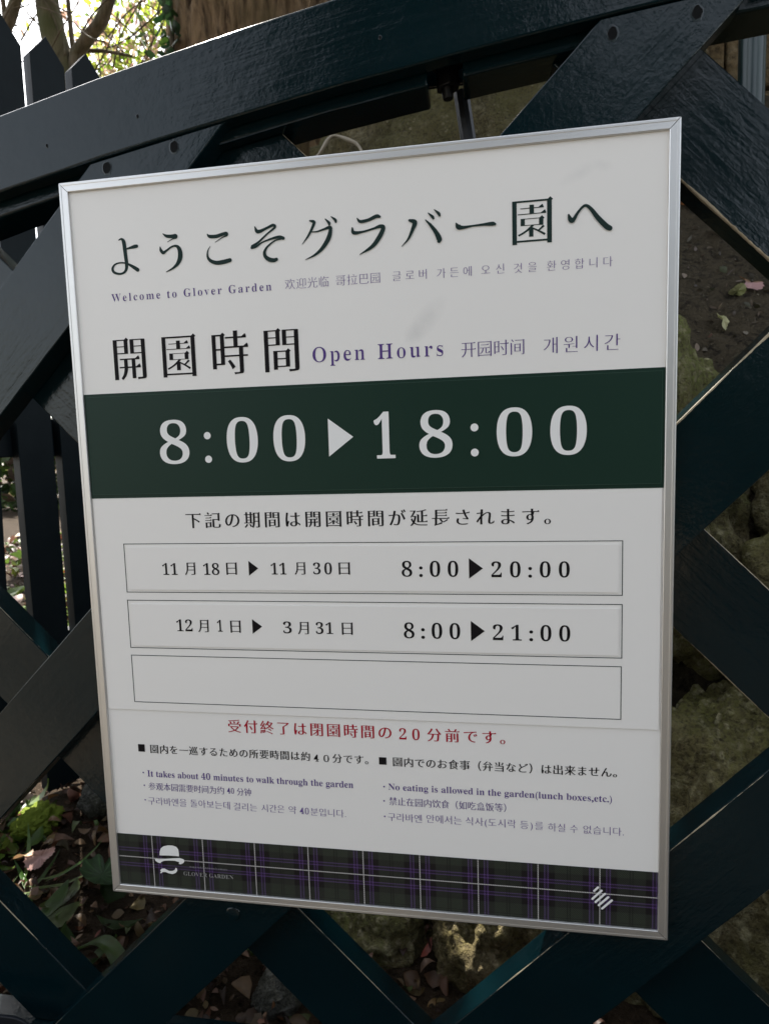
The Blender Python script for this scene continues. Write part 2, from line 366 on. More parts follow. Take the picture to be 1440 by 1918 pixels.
def on_bank(n, seed):
    rr = random.Random(seed); it = []
    for i in range(n):
        x, y = rr.uniform(0.5, 2.0), rr.uniform(0.75, 1.7); z = bank_z(x, y); L = rr.uniform(0.006, 0.022)
        it.append((Vector((x, y, z + .003)), rot_flat(rr, .8), L, L * rr.uniform(.25, .8), .2, rr.uniform(-.6, .6), vary(rr.choice([(0.09, 0.07, 0.045), (0.05, 0.04, 0.028), (0.13, 0.10, 0.07), (0.06, 0.055, 0.03)]), rr)))
    o = leaf_cloud('soil_crumbs', it, DRY); o['kind'] = 'stuff'
on_bank(2600, 4)

# ================================================================== trees
def tree_part(name, pts, r, mat, parent, seg=14, bump=.15, seed=0):
    return link(name, tube_me(name, pts, r, seg, bump, seed), mat, parent)
BARK_IVY = bark_mat('ridged_bark', (0.034, 0.019, 0.010), (0.177, 0.117, 0.065), (0.082, 0.060, 0.026), (26, 26, 3.4))
BARK_GREEN = bark_mat('smooth_mossy_bark', (0.060, 0.050, 0.028), (0.11, 0.095, 0.055), (0.050, 0.058, 0.016), (10, 10, 3))
BARK_PALE = bark_mat('grey_bark', (0.07, 0.055, 0.04), (0.15, 0.12, 0.085), (0.07, 0.065, 0.03), (20, 20, 4))
BARK_DARK = bark_mat('dark_bark', (0.04, 0.03, 0.02), (0.09, 0.07, 0.05), (0.04, 0.045, 0.02))
GAPS = [((0.0, -0.62, 0), .36), ((-.55, -.75, 0), .30), ((-0.57, 0.60, 0.04), 0.13), ((-0.53, 0.52, 0.03), 0.13), ((0.47, 0.40, 0.14), 0.20), ((0.20, 0.027, 1.27), 0.07), ((-1.6, 2.6, 0.0), 0.9), ((-2.6, 4.2, 0.0), 1.0), ((0.02, 0.27, 0.03), 0.045), ((-0.98, 0.5, 0.0), .1), ((-0.30, 0.36, 0), .05)]  # spots chosen to be sunlit; crown leaves in their beams are left out
GP = [(Vector(p), r) for p, r in GAPS]
def in_sun_beam(p):
    for q, r in GP:
        d = p - q; t = d.dot(SD)
        if t > 0 and (d - SD * t).length < r + 0.045: return True
    return False
def big_tree():
    t = empty('ivy_clad_tree', (-0.87, 2.95, 0)); tag(t, 'thick brown trunk wrapped in old ivy stems behind the arched rail', 'tree')
    rr = random.Random(2)
    pts = [(-0.10, 0, -0.1), (-0.05, 0, 1.0), (0.0, 0, 2.2), (0.06, 0.0, 3.2), (0.10, 0.05, 4.4), (0.0, 0.3, 5.6)]
    Q = catmull(pts, 14); vs = []; fs = []; sg = 150; rad = np.interp(range(len(Q)), [i * 14 for i in range(6)], [0.62, 0.52, 0.46, 0.43, 0.40, 0.30])
    for i, p in enumerate(Q):
        for k in range(sg):
            th = 2 * math.pi * k / sg; u = th + 0.14 * p[2]                       # the fibres wind slowly round the stem
            d = Vector((math.cos(u) * 1.0, math.sin(u) * 1.0, p[2] * 0.22)); rg = 1 - abs(noise.fractal(d * 6.0, .8, 2.1, 4)) * 1.5; rg2 = noise.noise(d * 24)
            r = rad[i] * (1 + 0.16 * (rg - .5) + .018 * rg2); vs.append((p[0] + r * math.cos(th), p[1] + r * math.sin(th), p[2]))
        if i: fs += [((i - 1) * sg + k, (i - 1) * sg + (k + 1) % sg, i * sg + (k + 1) % sg, i * sg + k) for k in range(sg)]
    link('trunk', mesh('trunk', vs, fs, True), BARK_IVY, t)
    for k in range(30):      # woody ivy stems over the bark
        a = R(-178 + k * 5.2); P = []; aa = a
        for i in range(12):
            z = i * 0.42; rad = 0.49 - 0.03 * i * .42 + (0.06 if i < 3 else 0); aa += rr.uniform(-.05, .15)
            cx = -0.10 + 0.05 * z if z < 3.2 else 0.06; P.append((cx + rad * math.cos(aa), rad * math.sin(aa), z))
        tree_part('ivy_stem', catmull(P, 3), [0.013 * rr.uniform(.4, 1.6)] * (len(P) * 3 - 2), BARK_DARK if k % 3 else BARK_PALE, t, 8, .3, k)
    for q in ([(0, .1, 4.0), (-.9, .7, 5.0), (-1.9, 1.0, 5.9)], [(0, .1, 4.2), (.6, .3, 5.2), (1.4, .2, 6.2)], [(0, .2, 4.4), (-.6, 1.2, 5.6), (-1.2, 2.2, 6.4)], [(0, 0, 4.6), (-.5, -.2, 5.6), (-1.3, -.3, 6.4)]):
        P = catmull(q, 5); tree_part('limb', P, [0.16 - 0.11 * i / (len(P) - 1) for i in range(len(P))], BARK_IVY, t, 10, .15, 5)
    it = []; o = Vector(t.location); n = 0
    while n < 19000:
        p = Vector((rr.uniform(-4.9, 3.2), rr.uniform(0.8, 6.2), rr.uniform(4.3, 6.9)))
        d = math.hypot(p.x - 0.42, p.y + 0.6)
        if p.z < 0.95 + 0.90 * d: continue            # cone from the camera keeps the shading crown out of view
        if noise.noise(p * 0.9) < -0.36: continue     # ragged clumps
        if in_sun_beam(p): continue
        n += 1; L = rr.uniform(.08, .14); it.append((p - o, rot_any(rr), L, L * .62, .2, .2, vary((0.045, 0.085, 0.020), rr)))
    leaf_cloud('crown', it, GREEN_LEAF, t, False); return t  # unseen crown, spread and gapped to shade the gate, bank and path
big_tree()
def ivy():
    rr = random.Random(8); e = empty('ivy_plant', (-1.19, 2.60, 2.5)); tag(e, 'dark green ivy leaves hanging at the left edge of the thick trunk', 'ivy'); it = []
    P = catmull([(.03, .05, -.9), (.0, .03, -.3), (.05, -.02, .2), (.07, 0, .6), (.05, .02, 1.1), (.09, .05, 1.7)], 6)
    tree_part('stem', P, [.012] * len(P), BARK_DARK, e, 8, .2)
    for i in range(150):
        q = Vector(rr.choice(P)) + Vector((rr.gauss(0, .055) - .015, rr.gauss(-.03, .04), rr.gauss(0, .06)))
        L = rr.uniform(.045, .085); it.append((q, rot_any(rr), L, L * .85, .25, .3, vary((0.018, 0.045, 0.014) if rr.random() < .75 else (0.05, 0.11, 0.02), rr)))
    leaf_cloud('foliage', it, DARK_LEAF, e)
ivy()
def bare_tree(name, label, base, stems, twigs, seed, mat):
    t = empty(name, base); tag(t, label, 'tree', None); b = Vector(base); rr = random.Random(seed)
    for nm, P, r0, r1 in stems:
        Q = catmull([Vector(p) - b for p in P], 6); tree_part(nm, Q, [r0 + (r1 - r0) * i / (len(Q) - 1) for i in range(len(Q))], mat, t, 12, .12, seed)
    for P in twigs:
        Q = catmull([Vector(p) - b for p in P], 5); tree_part('twig', Q, [0.0085 - 0.006 * i / (len(Q) - 1) for i in range(len(Q))], BARK_PALE, t, 6, .2, seed)
    return t
def twigset(seed, n, cx, y, z0):
    rr = random.Random(seed); T = []
    for i in range(n):
        p = Vector((cx + rr.uniform(-1.3, 1.3), y + rr.uniform(-.5, .8), z0 + rr.uniform(-.6, .5))); d = Vector((rr.uniform(-.5, .5), rr.uniform(-.2, .2), rr.uniform(.1, .6))); P = [p]
        for k in range(4): d = d + Vector((rr.gauss(0, .16), rr.gauss(0, .08), rr.gauss(0.02, .12))); P.append(P[-1] + d * .55)
        T.append(P)
    return T
bare_tree('bare_tree', 'mossy leaning tree trunk against the white sky between the picket tips', (-3.1, 5.2, 0),
          [('trunk', [(-3.1, 5.2, -.1), (-3.15, 5.1, 2.4), (-3.30, 5.0, 4.1), (-3.40, 5.0, 4.55), (-3.50, 5.0, 5.1), (-3.52, 5.0, 6.0)], .17, .085)], twigset(3, 22, -3.7, 5.0, 4.9), 3, BARK_GREEN)
bare_tree('bare_tree', 'slim forked tree whose limb bends up to the right of the mossy leaning trunk', (-3.2, 5.1, 0),
          [('trunk', [(-3.2, 5.1, -.1), (-3.22, 5.05, 2.4), (-3.25, 5.0, 4.3), (-3.24, 5.0, 4.66)], .10, .058), ('limb', [(-3.25, 5.0, 4.62), (-3.12, 5.0, 4.76), (-2.98, 5.0, 4.88), (-2.86, 5.0, 5.10), (-2.74, 5.0, 5.5)], .060, .05),
           ('branch', [(-3.29, 5.1, 4.4), (-3.34, 5.1, 4.8), (-3.36, 5.1, 5.6)], .028, .018), ('branch', [(-3.26, 5.06, 4.70), (-3.07, 5.1, 4.71), (-2.91, 5.1, 4.67), (-2.74, 5.1, 4.62)], .020, .012)], twigset(9, 18, -3.2, 5.2, 4.9), 9, BARK_PALE)
bare_tree('bare_tree', 'thin grey tree crossing the sky at the very left edge', (-4.2, 5.3, 0),
          [('trunk', [(-4.2, 5.3, -.1), (-4.2, 5.2, 2.6), (-4.05, 5.0, 4.6), (-3.86, 5.0, 5.1), (-3.6, 5.0, 5.6)], .09, .04), ('branch', [(-4.05, 5.0, 4.6), (-3.95, 5.0, 4.9), (-3.97, 5.0, 5.5)], .03, .02)], twigset(15, 20, -4.0, 5.1, 4.9), 15, BARK_PALE)
def leafy_tree():
    t = empty('leafy_tree', (-4.0, 7.6, 0)); tag(t, 'yellow-green leafy tree glowing with backlight behind the slim forked tree', 'tree'); rr = random.Random(6)
    tree_part('trunk', catmull([(0, 0, -.1), (.1, 0, 2.5), (0, .1, 4.4), (-.1, 0, 5.8)], 5), [.14 - .006 * i for i in range(16)], BARK_DARK, t)
    for q in ([(0, 0, 4.2), (.6, -.2, 5.2), (1.3, -.1, 5.75)], [(0, 0, 4.6), (-.6, .1, 5.4), (-1.2, 0, 6.2)], [(0, 0, 4.9), (.4, -.3, 5.6), (.9, -.5, 5.6)]):
        P = catmull(q, 5); tree_part('limb', P, [.05 - .03 * i / (len(P) - 1) for i in range(len(P))], BARK_DARK, t, 8)
    it = []
    while len(it) < 2300:
        p = Vector((rr.gauss(-.02, .42), rr.gauss(0, .6), rr.gauss(6.0, .26))) if rr.random() < .8 else Vector((rr.gauss(.15, .16), rr.gauss(0, .3), rr.gauss(6.75, .22)))
        if noise.noise(p * 2.4) < -.12 or p.z > 7.3 or p.z < 4.6: continue
        L = rr.uniform(.06, .12); c = rr.choice([(.30, .40, .04), (.22, .33, .035), (.36, .40, .06), (.42, .40, .14), (.50, .34, .27), (.45, .30, .22)]); it.append((p, rot_any(rr), L, L * .6, .2, .2, vary(c, rr)))
    leaf_cloud('crown', it, GREEN_LEAF, t, False)
leafy_tree()
def evergreen():
    t = empty('evergreen_tree', (-0.25, -7.2, 0)); tag(t, 'dark dense evergreen tree across the path, mirrored in the glossy rail', 'tree'); rr = random.Random(17)
    tree_part('trunk', catmull([(0, 0, -.1), (.05, 0, 3), (0, 0, 8)], 6), [.2 - .012 * i for i in range(13)], BARK_DARK, t); it = []
    while len(it) < 10000:
        z = rr.uniform(1.2, 9.0); rad = 2.15 * (1 - max(0, z - 4.5) / 6.5) ** .8 * (1 + .25 * noise.noise(Vector((z * 1.1, 3, 0)))); a = rr.uniform(0, 6.283); q = rad * math.sqrt(rr.uniform(.2, 1))
        p = Vector((q * math.cos(a), q * math.sin(a) * .8, z)); L = rr.uniform(.2, .4); it.append((p, rot_any(rr), L, L * .5, .2, .3, vary((0.012, 0.022, 0.010), rr)))
    leaf_cloud('crown', it, DARK_LEAF, t, False)
    return t
EG = evergreen()

def hedge():
    t = empty('hedge', (-4.5, 9.5, 0)); tag(t, 'leafy green and russet hedge far behind the picket fence', 'hedge'); rr = random.Random(27); it = []
    while len(it) < 9000:
        p = Vector((rr.uniform(-7, 6), rr.uniform(-.6, .6), 3.0 * rr.random()))
        if p.z > 2.3 + .8 * noise.noise(Vector((p.x * .8, 0, 0))): continue
        L = rr.uniform(.15, .28); it.append((p, rot_any(rr), L, L * .6, .2, .2, vary(rr.choice([(.05, .09, .02), (.08, .12, .025), (.03, .06, .018), (.13, .09, .06)]), rr)))
    leaf_cloud('foliage', it, GREEN_LEAF, t, False)
    for k in range(9): tree_part('stem', [(-6.5 + k * 1.5, 0, -.1), (-6.4 + k * 1.5, .1, 1.2), (-6.6 + k * 1.5, 0, 2.2)], [.05, .04, .02], BARK_DARK, t, 8)
    return t
h0 = hedge()
def copy_tree(src, loc, rz, label, cat=None):
    r = src.copy(); C.objects.link(r); r.location = loc; r.rotation_euler.z = rz; r['label'] = label
    for ch in list(src.children):
        c = ch.copy(); C.objects.link(c); c.parent = r
    return r
copy_tree(h0, (2.5, -10.0, 0), R(180), 'long hedge across the far side of the path behind the viewer')
def shrub(loc, rad, h, seed, label):  # unseen shrubs, added as dark occluders for the right boards' reflections
    t = empty('added_shrub', loc); tag(t, label, 'shrub'); rr = random.Random(seed); it = []
    tree_part('stem', [(0, 0, -.05), (.03, 0, h * .4), (0, .02, h * .8)], [.05, .04, .02], BARK_DARK, t, 8)
    while len(it) < 1800:
        d = Vector((rr.gauss(0, 1), rr.gauss(0, 1), rr.gauss(0, 1))).normalized(); q = rr.uniform(.5, 1) * (1 + .2 * noise.noise(d * 2 + Vector((seed, 0, 0))))
        p = Vector((d.x * rad * q, d.y * rad * q, h * .5 + d.z * h * .5 * q))
        if p.z < .02: continue
        L = rr.uniform(.07, .13); it.append((p, rot_any(rr), L, L * .55, .2, .3, vary((0.018, 0.034, 0.014), rr)))
    leaf_cloud('foliage', it, DARK_LEAF, t, False)
copy_tree(EG, (3.5, -9.0, 0), R(70), 'second, smaller evergreen right of the first, unseen, added to darken reflections in the boards').scale = (0.72, 0.72, 0.68)  # unseen tree added to darken what the upper right boards reflect
shrub((2.35, -1.55, 0), .75, 1.35, 3, 'rounded dark shrub right of the gate, unseen, added to darken reflections in the boards')
shrub((2.1, -3.0, 0), .85, 1.5, 4, 'taller dark shrub behind the rounded one, unseen, added to darken reflections in the boards')

# ================================================================== small things on the ground
def weed(name, label, cat, loc, n, spread, Lr, cols, seed, wide=.55, up=.9, group=None):
    e = empty(name, loc); tag(e, label, cat, group); rr = random.Random(seed); it = []; st_v = []
    for i in range(n):
        a = rr.uniform(0, 6.283); L = rr.uniform(*Lr); m = Matrix.Rotation(a, 3, 'Z') @ Matrix.Rotation(-rr.uniform(.1, up), 3, 'Y') @ Matrix.Rotation(rr.uniform(-.5, .5), 3, 'X')
        it.append((Vector((rr.gauss(0, spread), rr.gauss(0, spread), rr.uniform(0, .02))), m, L, L * wide * rr.uniform(.7, 1.2), .25, rr.uniform(.2, .7), vary(rr.choice(cols), rr)))
    leaf_cloud('leaves', it, GREEN_LEAF, e); return e
weed('weed', 'leafy green weeds at the foot of the black pickets, left edge', 'weed', (-0.72, 0.58, 0.01), 70, .05, (.03, .07), [(.06, .11, .02), (.10, .16, .03), (.045, .08, .018)], 1)
weed('weed', 'green weed in front of the moss cushion among dead leaves', 'weed', (-0.60, 0.50, 0.01), 34, .035, (.025, .05), [(.08, .13, .02), (.12, .18, .03)], 2)
weed('grass_tuft', 'tuft of narrow grass blades near the bottom left boards', 'grass', (-0.47, 0.40, 0.0), 16, .03, (.07, .15), [(.06, .12, .02), (.09, .15, .03)], 3, .07, .5)
for i, (x, y) in enumerate(((-1.75, 2.7), (-2.3, 3.6), (-1.45, 2.2), (-2.9, 4.9))):
    weed('grass_tuft', ['sunlit grass tuft behind the pickets, seen through the wider slit', 'second sunlit grass tuft, farther behind the pickets', 'nearest sunlit grass tuft just behind the pickets', 'farthest sunlit grass tuft behind the pickets'][i], 'grass', (x, y, 0), 60, .14, (.15, .4), [(.12, .20, .03), (.20, .28, .05), (.07, .13, .02)], 20 + i, .06, 1.2, 'grass tufts behind the fence')
def moss():
    bm = bmesh.new(); bmesh.ops.create_icosphere(bm, subdivisions=5, radius=1)
    for v in bm.verts:
        d = v.co.normalized(); r = 1 + .30 * noise.fractal(d * 2.5, .8, 2, 3) + .14 * noise.noise(d * 11) + .07 * noise.noise(d * 26); v.co = Vector((d.x * .046, d.y * .055, d.z * .034)) * r
    a = N('moss'); vv = a.coord(); f = a.noise(vv, 160, 4, .7); a.set(Base_Color=a.mix(f, (0.05, 0.08, 0.010), (0.20, 0.25, 0.035)), Roughness=.95, Normal=a.bump(f, 1.0, .006), Specular_IOR_Level=.1)
    return tag(link('moss_cushion', bm_mesh('moss_cushion', bm, True), a.m, None, (-0.598, 0.592, 0.022)), 'bright yellow-green moss cushion in the sun by the pickets', 'moss')
moss()
GS = rock_mat('grey_cobble', (0.05, 0.05, 0.042), (0.13, 0.13, 0.11), (0.22, 0.22, 0.20), (0.06, 0.06, 0.03), .2, 2.0, 2.0)
tag(link('cobble', rock_mesh((.050, .045, .048), 71, .2, .3, 5), GS, None, (-0.487, 0.675, 0.045), (0, .2, .3)), 'smooth grey cobble beside the moss cushion', 'stone')
tag(link('cobble', rock_mesh((.05, .04, .03), 75, .2, .4, 5), GS, None, (0.105, 0.245, 0.018), (0, 0, 1)), 'pale stone among the dead leaves under the bottom edge of the board', 'stone')
def pennywort():
    e = empty('pennywort', (-0.305, 0.405, 0.0)); tag(e, 'round scalloped green leaf on a short stalk among brown leaves', 'plant'); n = 64; vs = [(0, 0, 0)]; fs = []; R_ = 6
    for k in range(1, R_ + 1):
        for i in range(n):
            t = 2 * math.pi * i / n; r = k / R_ * .043 * (1 + (.05 * math.cos(t * 9) * (k / R_) ** 3)); cut = 1 - .55 * math.exp(-((t - .35) / .12) ** 2) * (k / R_)
            vs.append((r * cut * math.cos(t), r * cut * math.sin(t), .010 * (k / R_) ** 2 + .0022 * math.cos(9 * t) * (k / R_) ** 2))
    for i in range(n): fs.append((0, 1 + i, 1 + (i + 1) % n))
    for k in range(R_ - 1):
        for i in range(n): a = 1 + k * n; fs.append((a + i, a + n + i, a + n + (i + 1) % n, a + (i + 1) % n))
    cs = [(.040, .080, .032)] + [tuple(np.array((.040, .080, .032)) * (1 + 1.3 * (max(0, math.cos(9 * 2 * math.pi * i / n)) ** 12))) for k in range(R_) for i in range(n)]
    me = mesh('blade', vs, fs, True); setcol(me, cs); link('blade', me, GREEN_LEAF, e, (0, 0, .058), (R(20), R(6), R(100)))
    link('stalk', tube_me('stalk', [(0, 0, 0), (.004, .004, .03), (0, 0, .058)], [.0016] * 3, 6), plain('stalk_green', (.06, .08, .03)), e)
pennywort()
weed('ground_plant', 'low plant with broad dark green leaves under the bottom left of the board', 'plant', (-0.20, 0.30, 0.01), 9, .05, (.06, .10), [(.030, .055, .016), (.05, .08, .02)], 41, .6, .5)
weed('ground_plant', 'small plant with two or three green leaves beside the lower left board', 'plant', (-0.355, 0.335, 0.01), 6, .03, (.05, .08), [(.05, .085, .022), (.07, .11, .03)], 42, .6, .5)
def strap():
    e = empty('strap_leaved_plant', (-0.10, 0.17, 0.0)); tag(e, 'arching strap shaped green leaf crossing the dead leaves under the board', 'plant')
    for k, (P, W, c) in enumerate((([(0, 0, 0), (.05, .035, .045), (.11, .085, .062), (.17, .135, .045), (.215, .165, .012)], .036, (.055, .10, .020)), ([(0, 0, 0), (-.04, .04, .05), (-.10, .08, .06), (-.17, .10, .02)], .026, (.05, .09, .02)))):
        Q = catmull(P, 6); vs = []; fs = []; n = len(Q)
        for i, p in enumerate(Q):
            t = Q[min(i + 1, n - 1)] - Q[max(i - 1, 0)]; s = np.array([-t[1], t[0], 0]); s /= np.linalg.norm(s); w = W / 2 * (math.sin(math.pi * min(1, .12 + .88 * i / (n - 1))) ** .6 + .02)
            for u in (-1, -.5, 0, .5, 1): vs.append(tuple(p + s * w * u + np.array([0, 0, .004 * abs(u) + .0015 * math.sin(i * .9) * u])))
            if i:
                for j in range(4): a = (i - 1) * 5 + j; fs.append((a, a + 1, a + 6, a + 5))
        me = mesh('blade', vs, fs, True); setcol(me, [vary(c, rnd, .05) for _ in vs]); link('blade', me, GREEN_LEAF, e)
strap()
def lobed_leaf(label, loc, size, rot, c1, c2, lobes=5, stalk=True):
    n = 60; vs = [(0, 0, 0)]; fs = []; cs = [c1]; rr = random.Random(int(size * 1e5))
    for k in (0.35, 0.7, 1.0):
        for i in range(n):
            t = 2 * math.pi * i / n; r = size * k * (0.62 + 0.38 * abs(math.cos(t * lobes / 2)) ** 1.5 * (1 if k > .5 else .5)) * (1 + .08 * math.sin(t * 23) * k)
            vs.append((r * math.cos(t), r * math.sin(t), size * (.22 * k * k * math.cos(2 * t + 1) + .06 * math.sin(5 * t)))); q = sm((math.sin(t) + .3) / .6); cs.append(tuple(c1[j] * (1 - q) + c2[j] * q for j in range(3)))
    for i in range(n): fs.append((0, 1 + i, 1 + (i + 1) % n))
    for k in range(2):
        for i in range(n): a = 1 + k * n; fs.append((a + i, a + n + i, a + n + (i + 1) % n, a + (i + 1) % n))
    me = mesh('fallen_leaf', vs, fs, True); setcol(me, cs); o = link('fallen_leaf', me, DRY, None, loc, rot); tag(o, label, 'leaf', 'single fallen leaves'); 
    return o
lobed_leaf('pink and brown lobed leaf lying on the bare soil at the right edge', (1.059, 1.000, 1.222), .030, (R(40), 0, .4), (.36, .20, .19), (.16, .075, .02))
lobed_leaf('narrow yellow-green leaf just left of the pink and brown leaf', (1.018, 0.972, 1.199), .020, (R(46), R(20), 2.2), (.25, .26, .10), (.30, .30, .14), 2)
lobed_leaf('pale yellow leaf caught at the edge of the crevice between the boulders', (0.960, 0.893, 1.120), .023, (R(62), R(-20), 1.0), (.36, .34, .17), (.30, .29, .12), 3)
lobed_leaf('pale pink leaf in a streak of sun below the moss cushion', (-0.495, 0.475, 0.030), .030, (R(20), R(-15), .5), (.45, .27, .24), (.40, .22, .17), 2)
lobed_leaf('tan leaf in the sun just left of the pale pink leaf', (-0.535, 0.480, 0.028), .026, (R(-10), R(25), 2.0), (.40, .28, .17), (.30, .18, .09), 3)
lobed_leaf('orange brown leaf beside the upper right edge of the board', (1.000, 1.270, 1.515), .030, (R(44), 0, 2.0), (.26, .10, .03), (.20, .08, .03), 5)
lobed_leaf('tan curled leaf high on the soil under the crossing boards', (1.036, 1.155, 1.402), .026, (R(50), R(14), .9), (.26, .17, .10), (.22, .15, .07), 5)
lobed_leaf('second tan leaf high on the soil, right of the curled one', (1.085, 1.150, 1.396), .024, (R(50), R(-18), 2.6), (.28, .19, .12), (.20, .12, .07), 4)

# pale root hanging over the slab
P = catmull([(-.145, 1.50, 1.845), (-.112, 1.50, 1.838), (-.085, 1.49, 1.853), (-.045, 1.48, 1.892), (.0, 1.47, 1.878), (.048, 1.46, 1.845), (.060, 1.46, 1.80), (.056, 1.47, 1.70)], 5)
tag(link('root', tube_me('root', P, [.0042 + .0022 * math.sin(i * .37) ** 2 for i in range(len(P))], 8, .3, 3), plain('pale_root_bark', (0.22, 0.19, 0.14))), 'pale crooked root lying over the olive rock slab', 'root')

# ================================================================== the lattice gate
# local origin under the board's left edge at the ground; x along the gate, z up; (board plane z) + ZT = height
gate = empty('lattice_gate', (0.45, 0.045, 0.0))
tag(gate, 'dark green painted wooden lattice gate with an arched top, carrying the white notice board', 'gate')
GO = Vector((0.45, 0.045, 0.0))
def gpart(name, me, mat, loc=(0, 0, 0), rot=None, parent=None):
    if parent is None: return link(name, me, mat, gate, Vector(loc) - GO, rot)
    return link(name, me, mat, parent, Vector(loc), rot)
def arch(x, k):      # rail edges as heights above the ground
    pts = k; 
    if x <= pts[0][0]: a, b = pts[0], pts[1]
    elif x >= pts[-1][0]: a, b = pts[-2], pts[-1]
    else:
        for a, b in zip(pts, pts[1:]):
            if a[0] <= x <= b[0]: break
    return a[1] + (b[1] - a[1]) * (x - a[0]) / (b[0] - a[0])
def smooth_curve(P):     # quadratic through the measured points, least squares
    x = np.array([p[0] for p in P], float); z = np.array([p[1] for p in P], float)
    return np.polyfit(x, z, 2)
TOPC = smooth_curve([(-69, 81), (3, 95), (131, 118), (187, 129), (215, 133), (279, 144), (520, 178), (800, 203)])
BOTC = smooth_curve([(-77, 3), (18, 23), (180, 50), (249, 59), (328, 70), (379, 77), (476, 92), (527, 97), (568, 103), (900, 128)])
BKC = smooth_curve([(-94, -16), (-61, -8), (-22, -1), (203, 43), (248, 51), (274, 55), (325, 61), (377, 67), (411, 72), (478, 78), (492, 82), (647, 93), (680, 95), (950, 112)])
def zc(c, x): return ZT + float(np.polyval(c, x * 1000)) / 1000
XL, XR = -0.62, 1.42
YF0, YF1, YB0, YB1 = 0.016, 0.0440, 0.0446, 0.074
P_RAIL = paint_mat('gate_paint_rail', rot=R(9.5)); P_BACK = paint_mat('gate_paint_back_rail', rot=R(8.5))
def arc_rail(name, x0, x1, lo, hi, y0, y1, mat, n=40):
    xs = [x0 + (x1 - x0) * i / n for i in range(n + 1)]
    wob = lambda x, s: 0.0012 * noise.noise(Vector((x * 9, s, 0))) + 0.0006 * noise.noise(Vector((x * 40, s, 3)))
    poly = [(x, lo(x) + wob(x, 1)) for x in xs] + [(x, hi(x) + wob(x, 5)) for x in reversed(xs)]
    bm = prism_bm(poly, y0, y1); bevel(bm, 0.0024, 3, 50)
    return gpart(name, bm_mesh(name, bm), mat)
arc_rail('arched_rail', XL, XR, lambda x: zc(BOTC, x), lambda x: zc(TOPC, x), 0.013, 0.0300, P_RAIL)
arc_rail('back_rail', XL, 0.3775, lambda x: zc(BKC, x), lambda x: zc(BKC, x) + 0.075, 0.0305, YB1, P_BACK, 30)
arc_rail('back_rail', 0.4110, XR, lambda x: zc(BKC, x), lambda x: zc(BKC, x) + 0.075, 0.0305, YB1, P_BACK, 30)
def lattice(c_hi, c_lo, slope, top_curve, x_lim, y0, y1, top=0.0, bot=0.0, wx=None):
    """one 45 degree board: z = slope*x + c between the two parallel edges; cut square to the rails at its ends"""
    zb = 0.135                                               # top of the bottom rail
    cm = (c_hi + c_lo) / 2; hw = abs(c_hi - c_lo) / 2 / math.sqrt(2)
    def end_top(c):
        x = 0.3
        for _ in range(40): x = (zc(top_curve, x) - ZT - c) / slope
        return x
    def ends(c):
        xt = end_top(c); xb = (zb - ZT - c) / slope
        return xt, xb
    (t1, b1), (t0, b0) = ends(c_hi), ends(c_lo)
    lim = lambda x: max(x_lim[0], min(x_lim[1], x))
    t1, b1, t0, b0 = map(lim, (t1, b1, t0, b0))
    pts = [(b0, slope * b0 + c_lo), (t0, slope * t0 + c_lo), (t1, slope * t1 + c_hi), (b1, slope * b1 + c_hi)]
    cx = sum(p[0] for p in pts) / 4; cz = slope * cx + cm; a = math.atan2(slope, 1)
    loc = []
    for x, z in pts:
        dx, dz = x - cx, z - cz; loc.append((dx * math.cos(a) + dz * math.sin(a), -dx * math.sin(a) + dz * math.cos(a)))
    # long arrises get many points so that they are not ruler straight
    n = 44; poly = []
    for (xa, za), (xb_, zb_) in ((loc[0], loc[1]), (loc[2], loc[3])):
        for i in range(n + 1):
            t = i / n; x = xa + (xb_ - xa) * t; z = za + (zb_ - za) * t
            if 0 < i < n: z += 0.0007 * noise.noise(Vector((x * 14 + c_hi * 9, za * 50, 0))) + 0.0004 * noise.noise(Vector((x * 70, za * 50, 2)))
            poly.append((x, z))
    bm = prism_bm(poly, -(y1 - y0) / 2, (y1 - y0) / 2); bevel(bm, 0.0012, 2, 50)
    m = paint_mat('gate_paint_board', hw, top, bot, 0.0, wx)
    return gpart('lattice_board', bm_mesh('lattice_board', bm), m, (cx, (y0 + y1) / 2, ZT + cz), (0, -a, 0))
XI = (XL + 0.06, XR - 0.06)
FRONT = [(0.428, 0.303, 0, 0, None), (-0.004, -0.128, .0005, 0, None), (-0.437, -0.557, 0.0006, .0006, None), (-0.869, -0.997, 0.0044, .0006, 0.22), (-1.296, -1.423, .0014, .0006, None), (-1.728, -1.852, 0, 0, None)]
for hi, lo, t, b, wx in FRONT: lattice(hi, lo, 1, BOTC, XI, YF0, YF1, t, b, wx)
BACKB = [(1.145, 1.014, 0, 0), (0.708, 0.577, .0005, .0032, -.48), (0.272, 0.144, .0020, .0020), (-0.162, -0.295, .0005, 0), (-0.608, -0.731, .0005, 0.0003), (-1.030, -1.156, .0006, 0)]
for q in BACKB: lattice(q[0], q[1], -1, BKC, XI, YB0, YB1, *q[2:])
P_STILE = paint_mat('gate_paint_stile', rot=R(90))
for x0, x1 in ((XL, XL + 0.06), (XR - 0.06, XR)):
    xm = (x0 + x1) / 2
    bm = prism_bm([(x0, 0.03), (x1, 0.03), (x1, zc(BKC, x1) - 0.001), (x0, zc(BKC, x0) - 0.001)], YF0, YB1, .0015); gpart('stile', bm_mesh('stile', bm), P_STILE)
gpart('bottom_rail', bm_mesh('bottom_rail', box_bm(XL + 0.0605, XR - 0.0605, YF0, YB1, 0.045, 0.134, .0015)), P_BACK)
gpart('joint_plate', bm_mesh('joint_plate', box_bm(0.366, 0.424, 0.0745, 0.0785, ZT + 0.0895, ZT + 0.150, .001)), P_BACK)
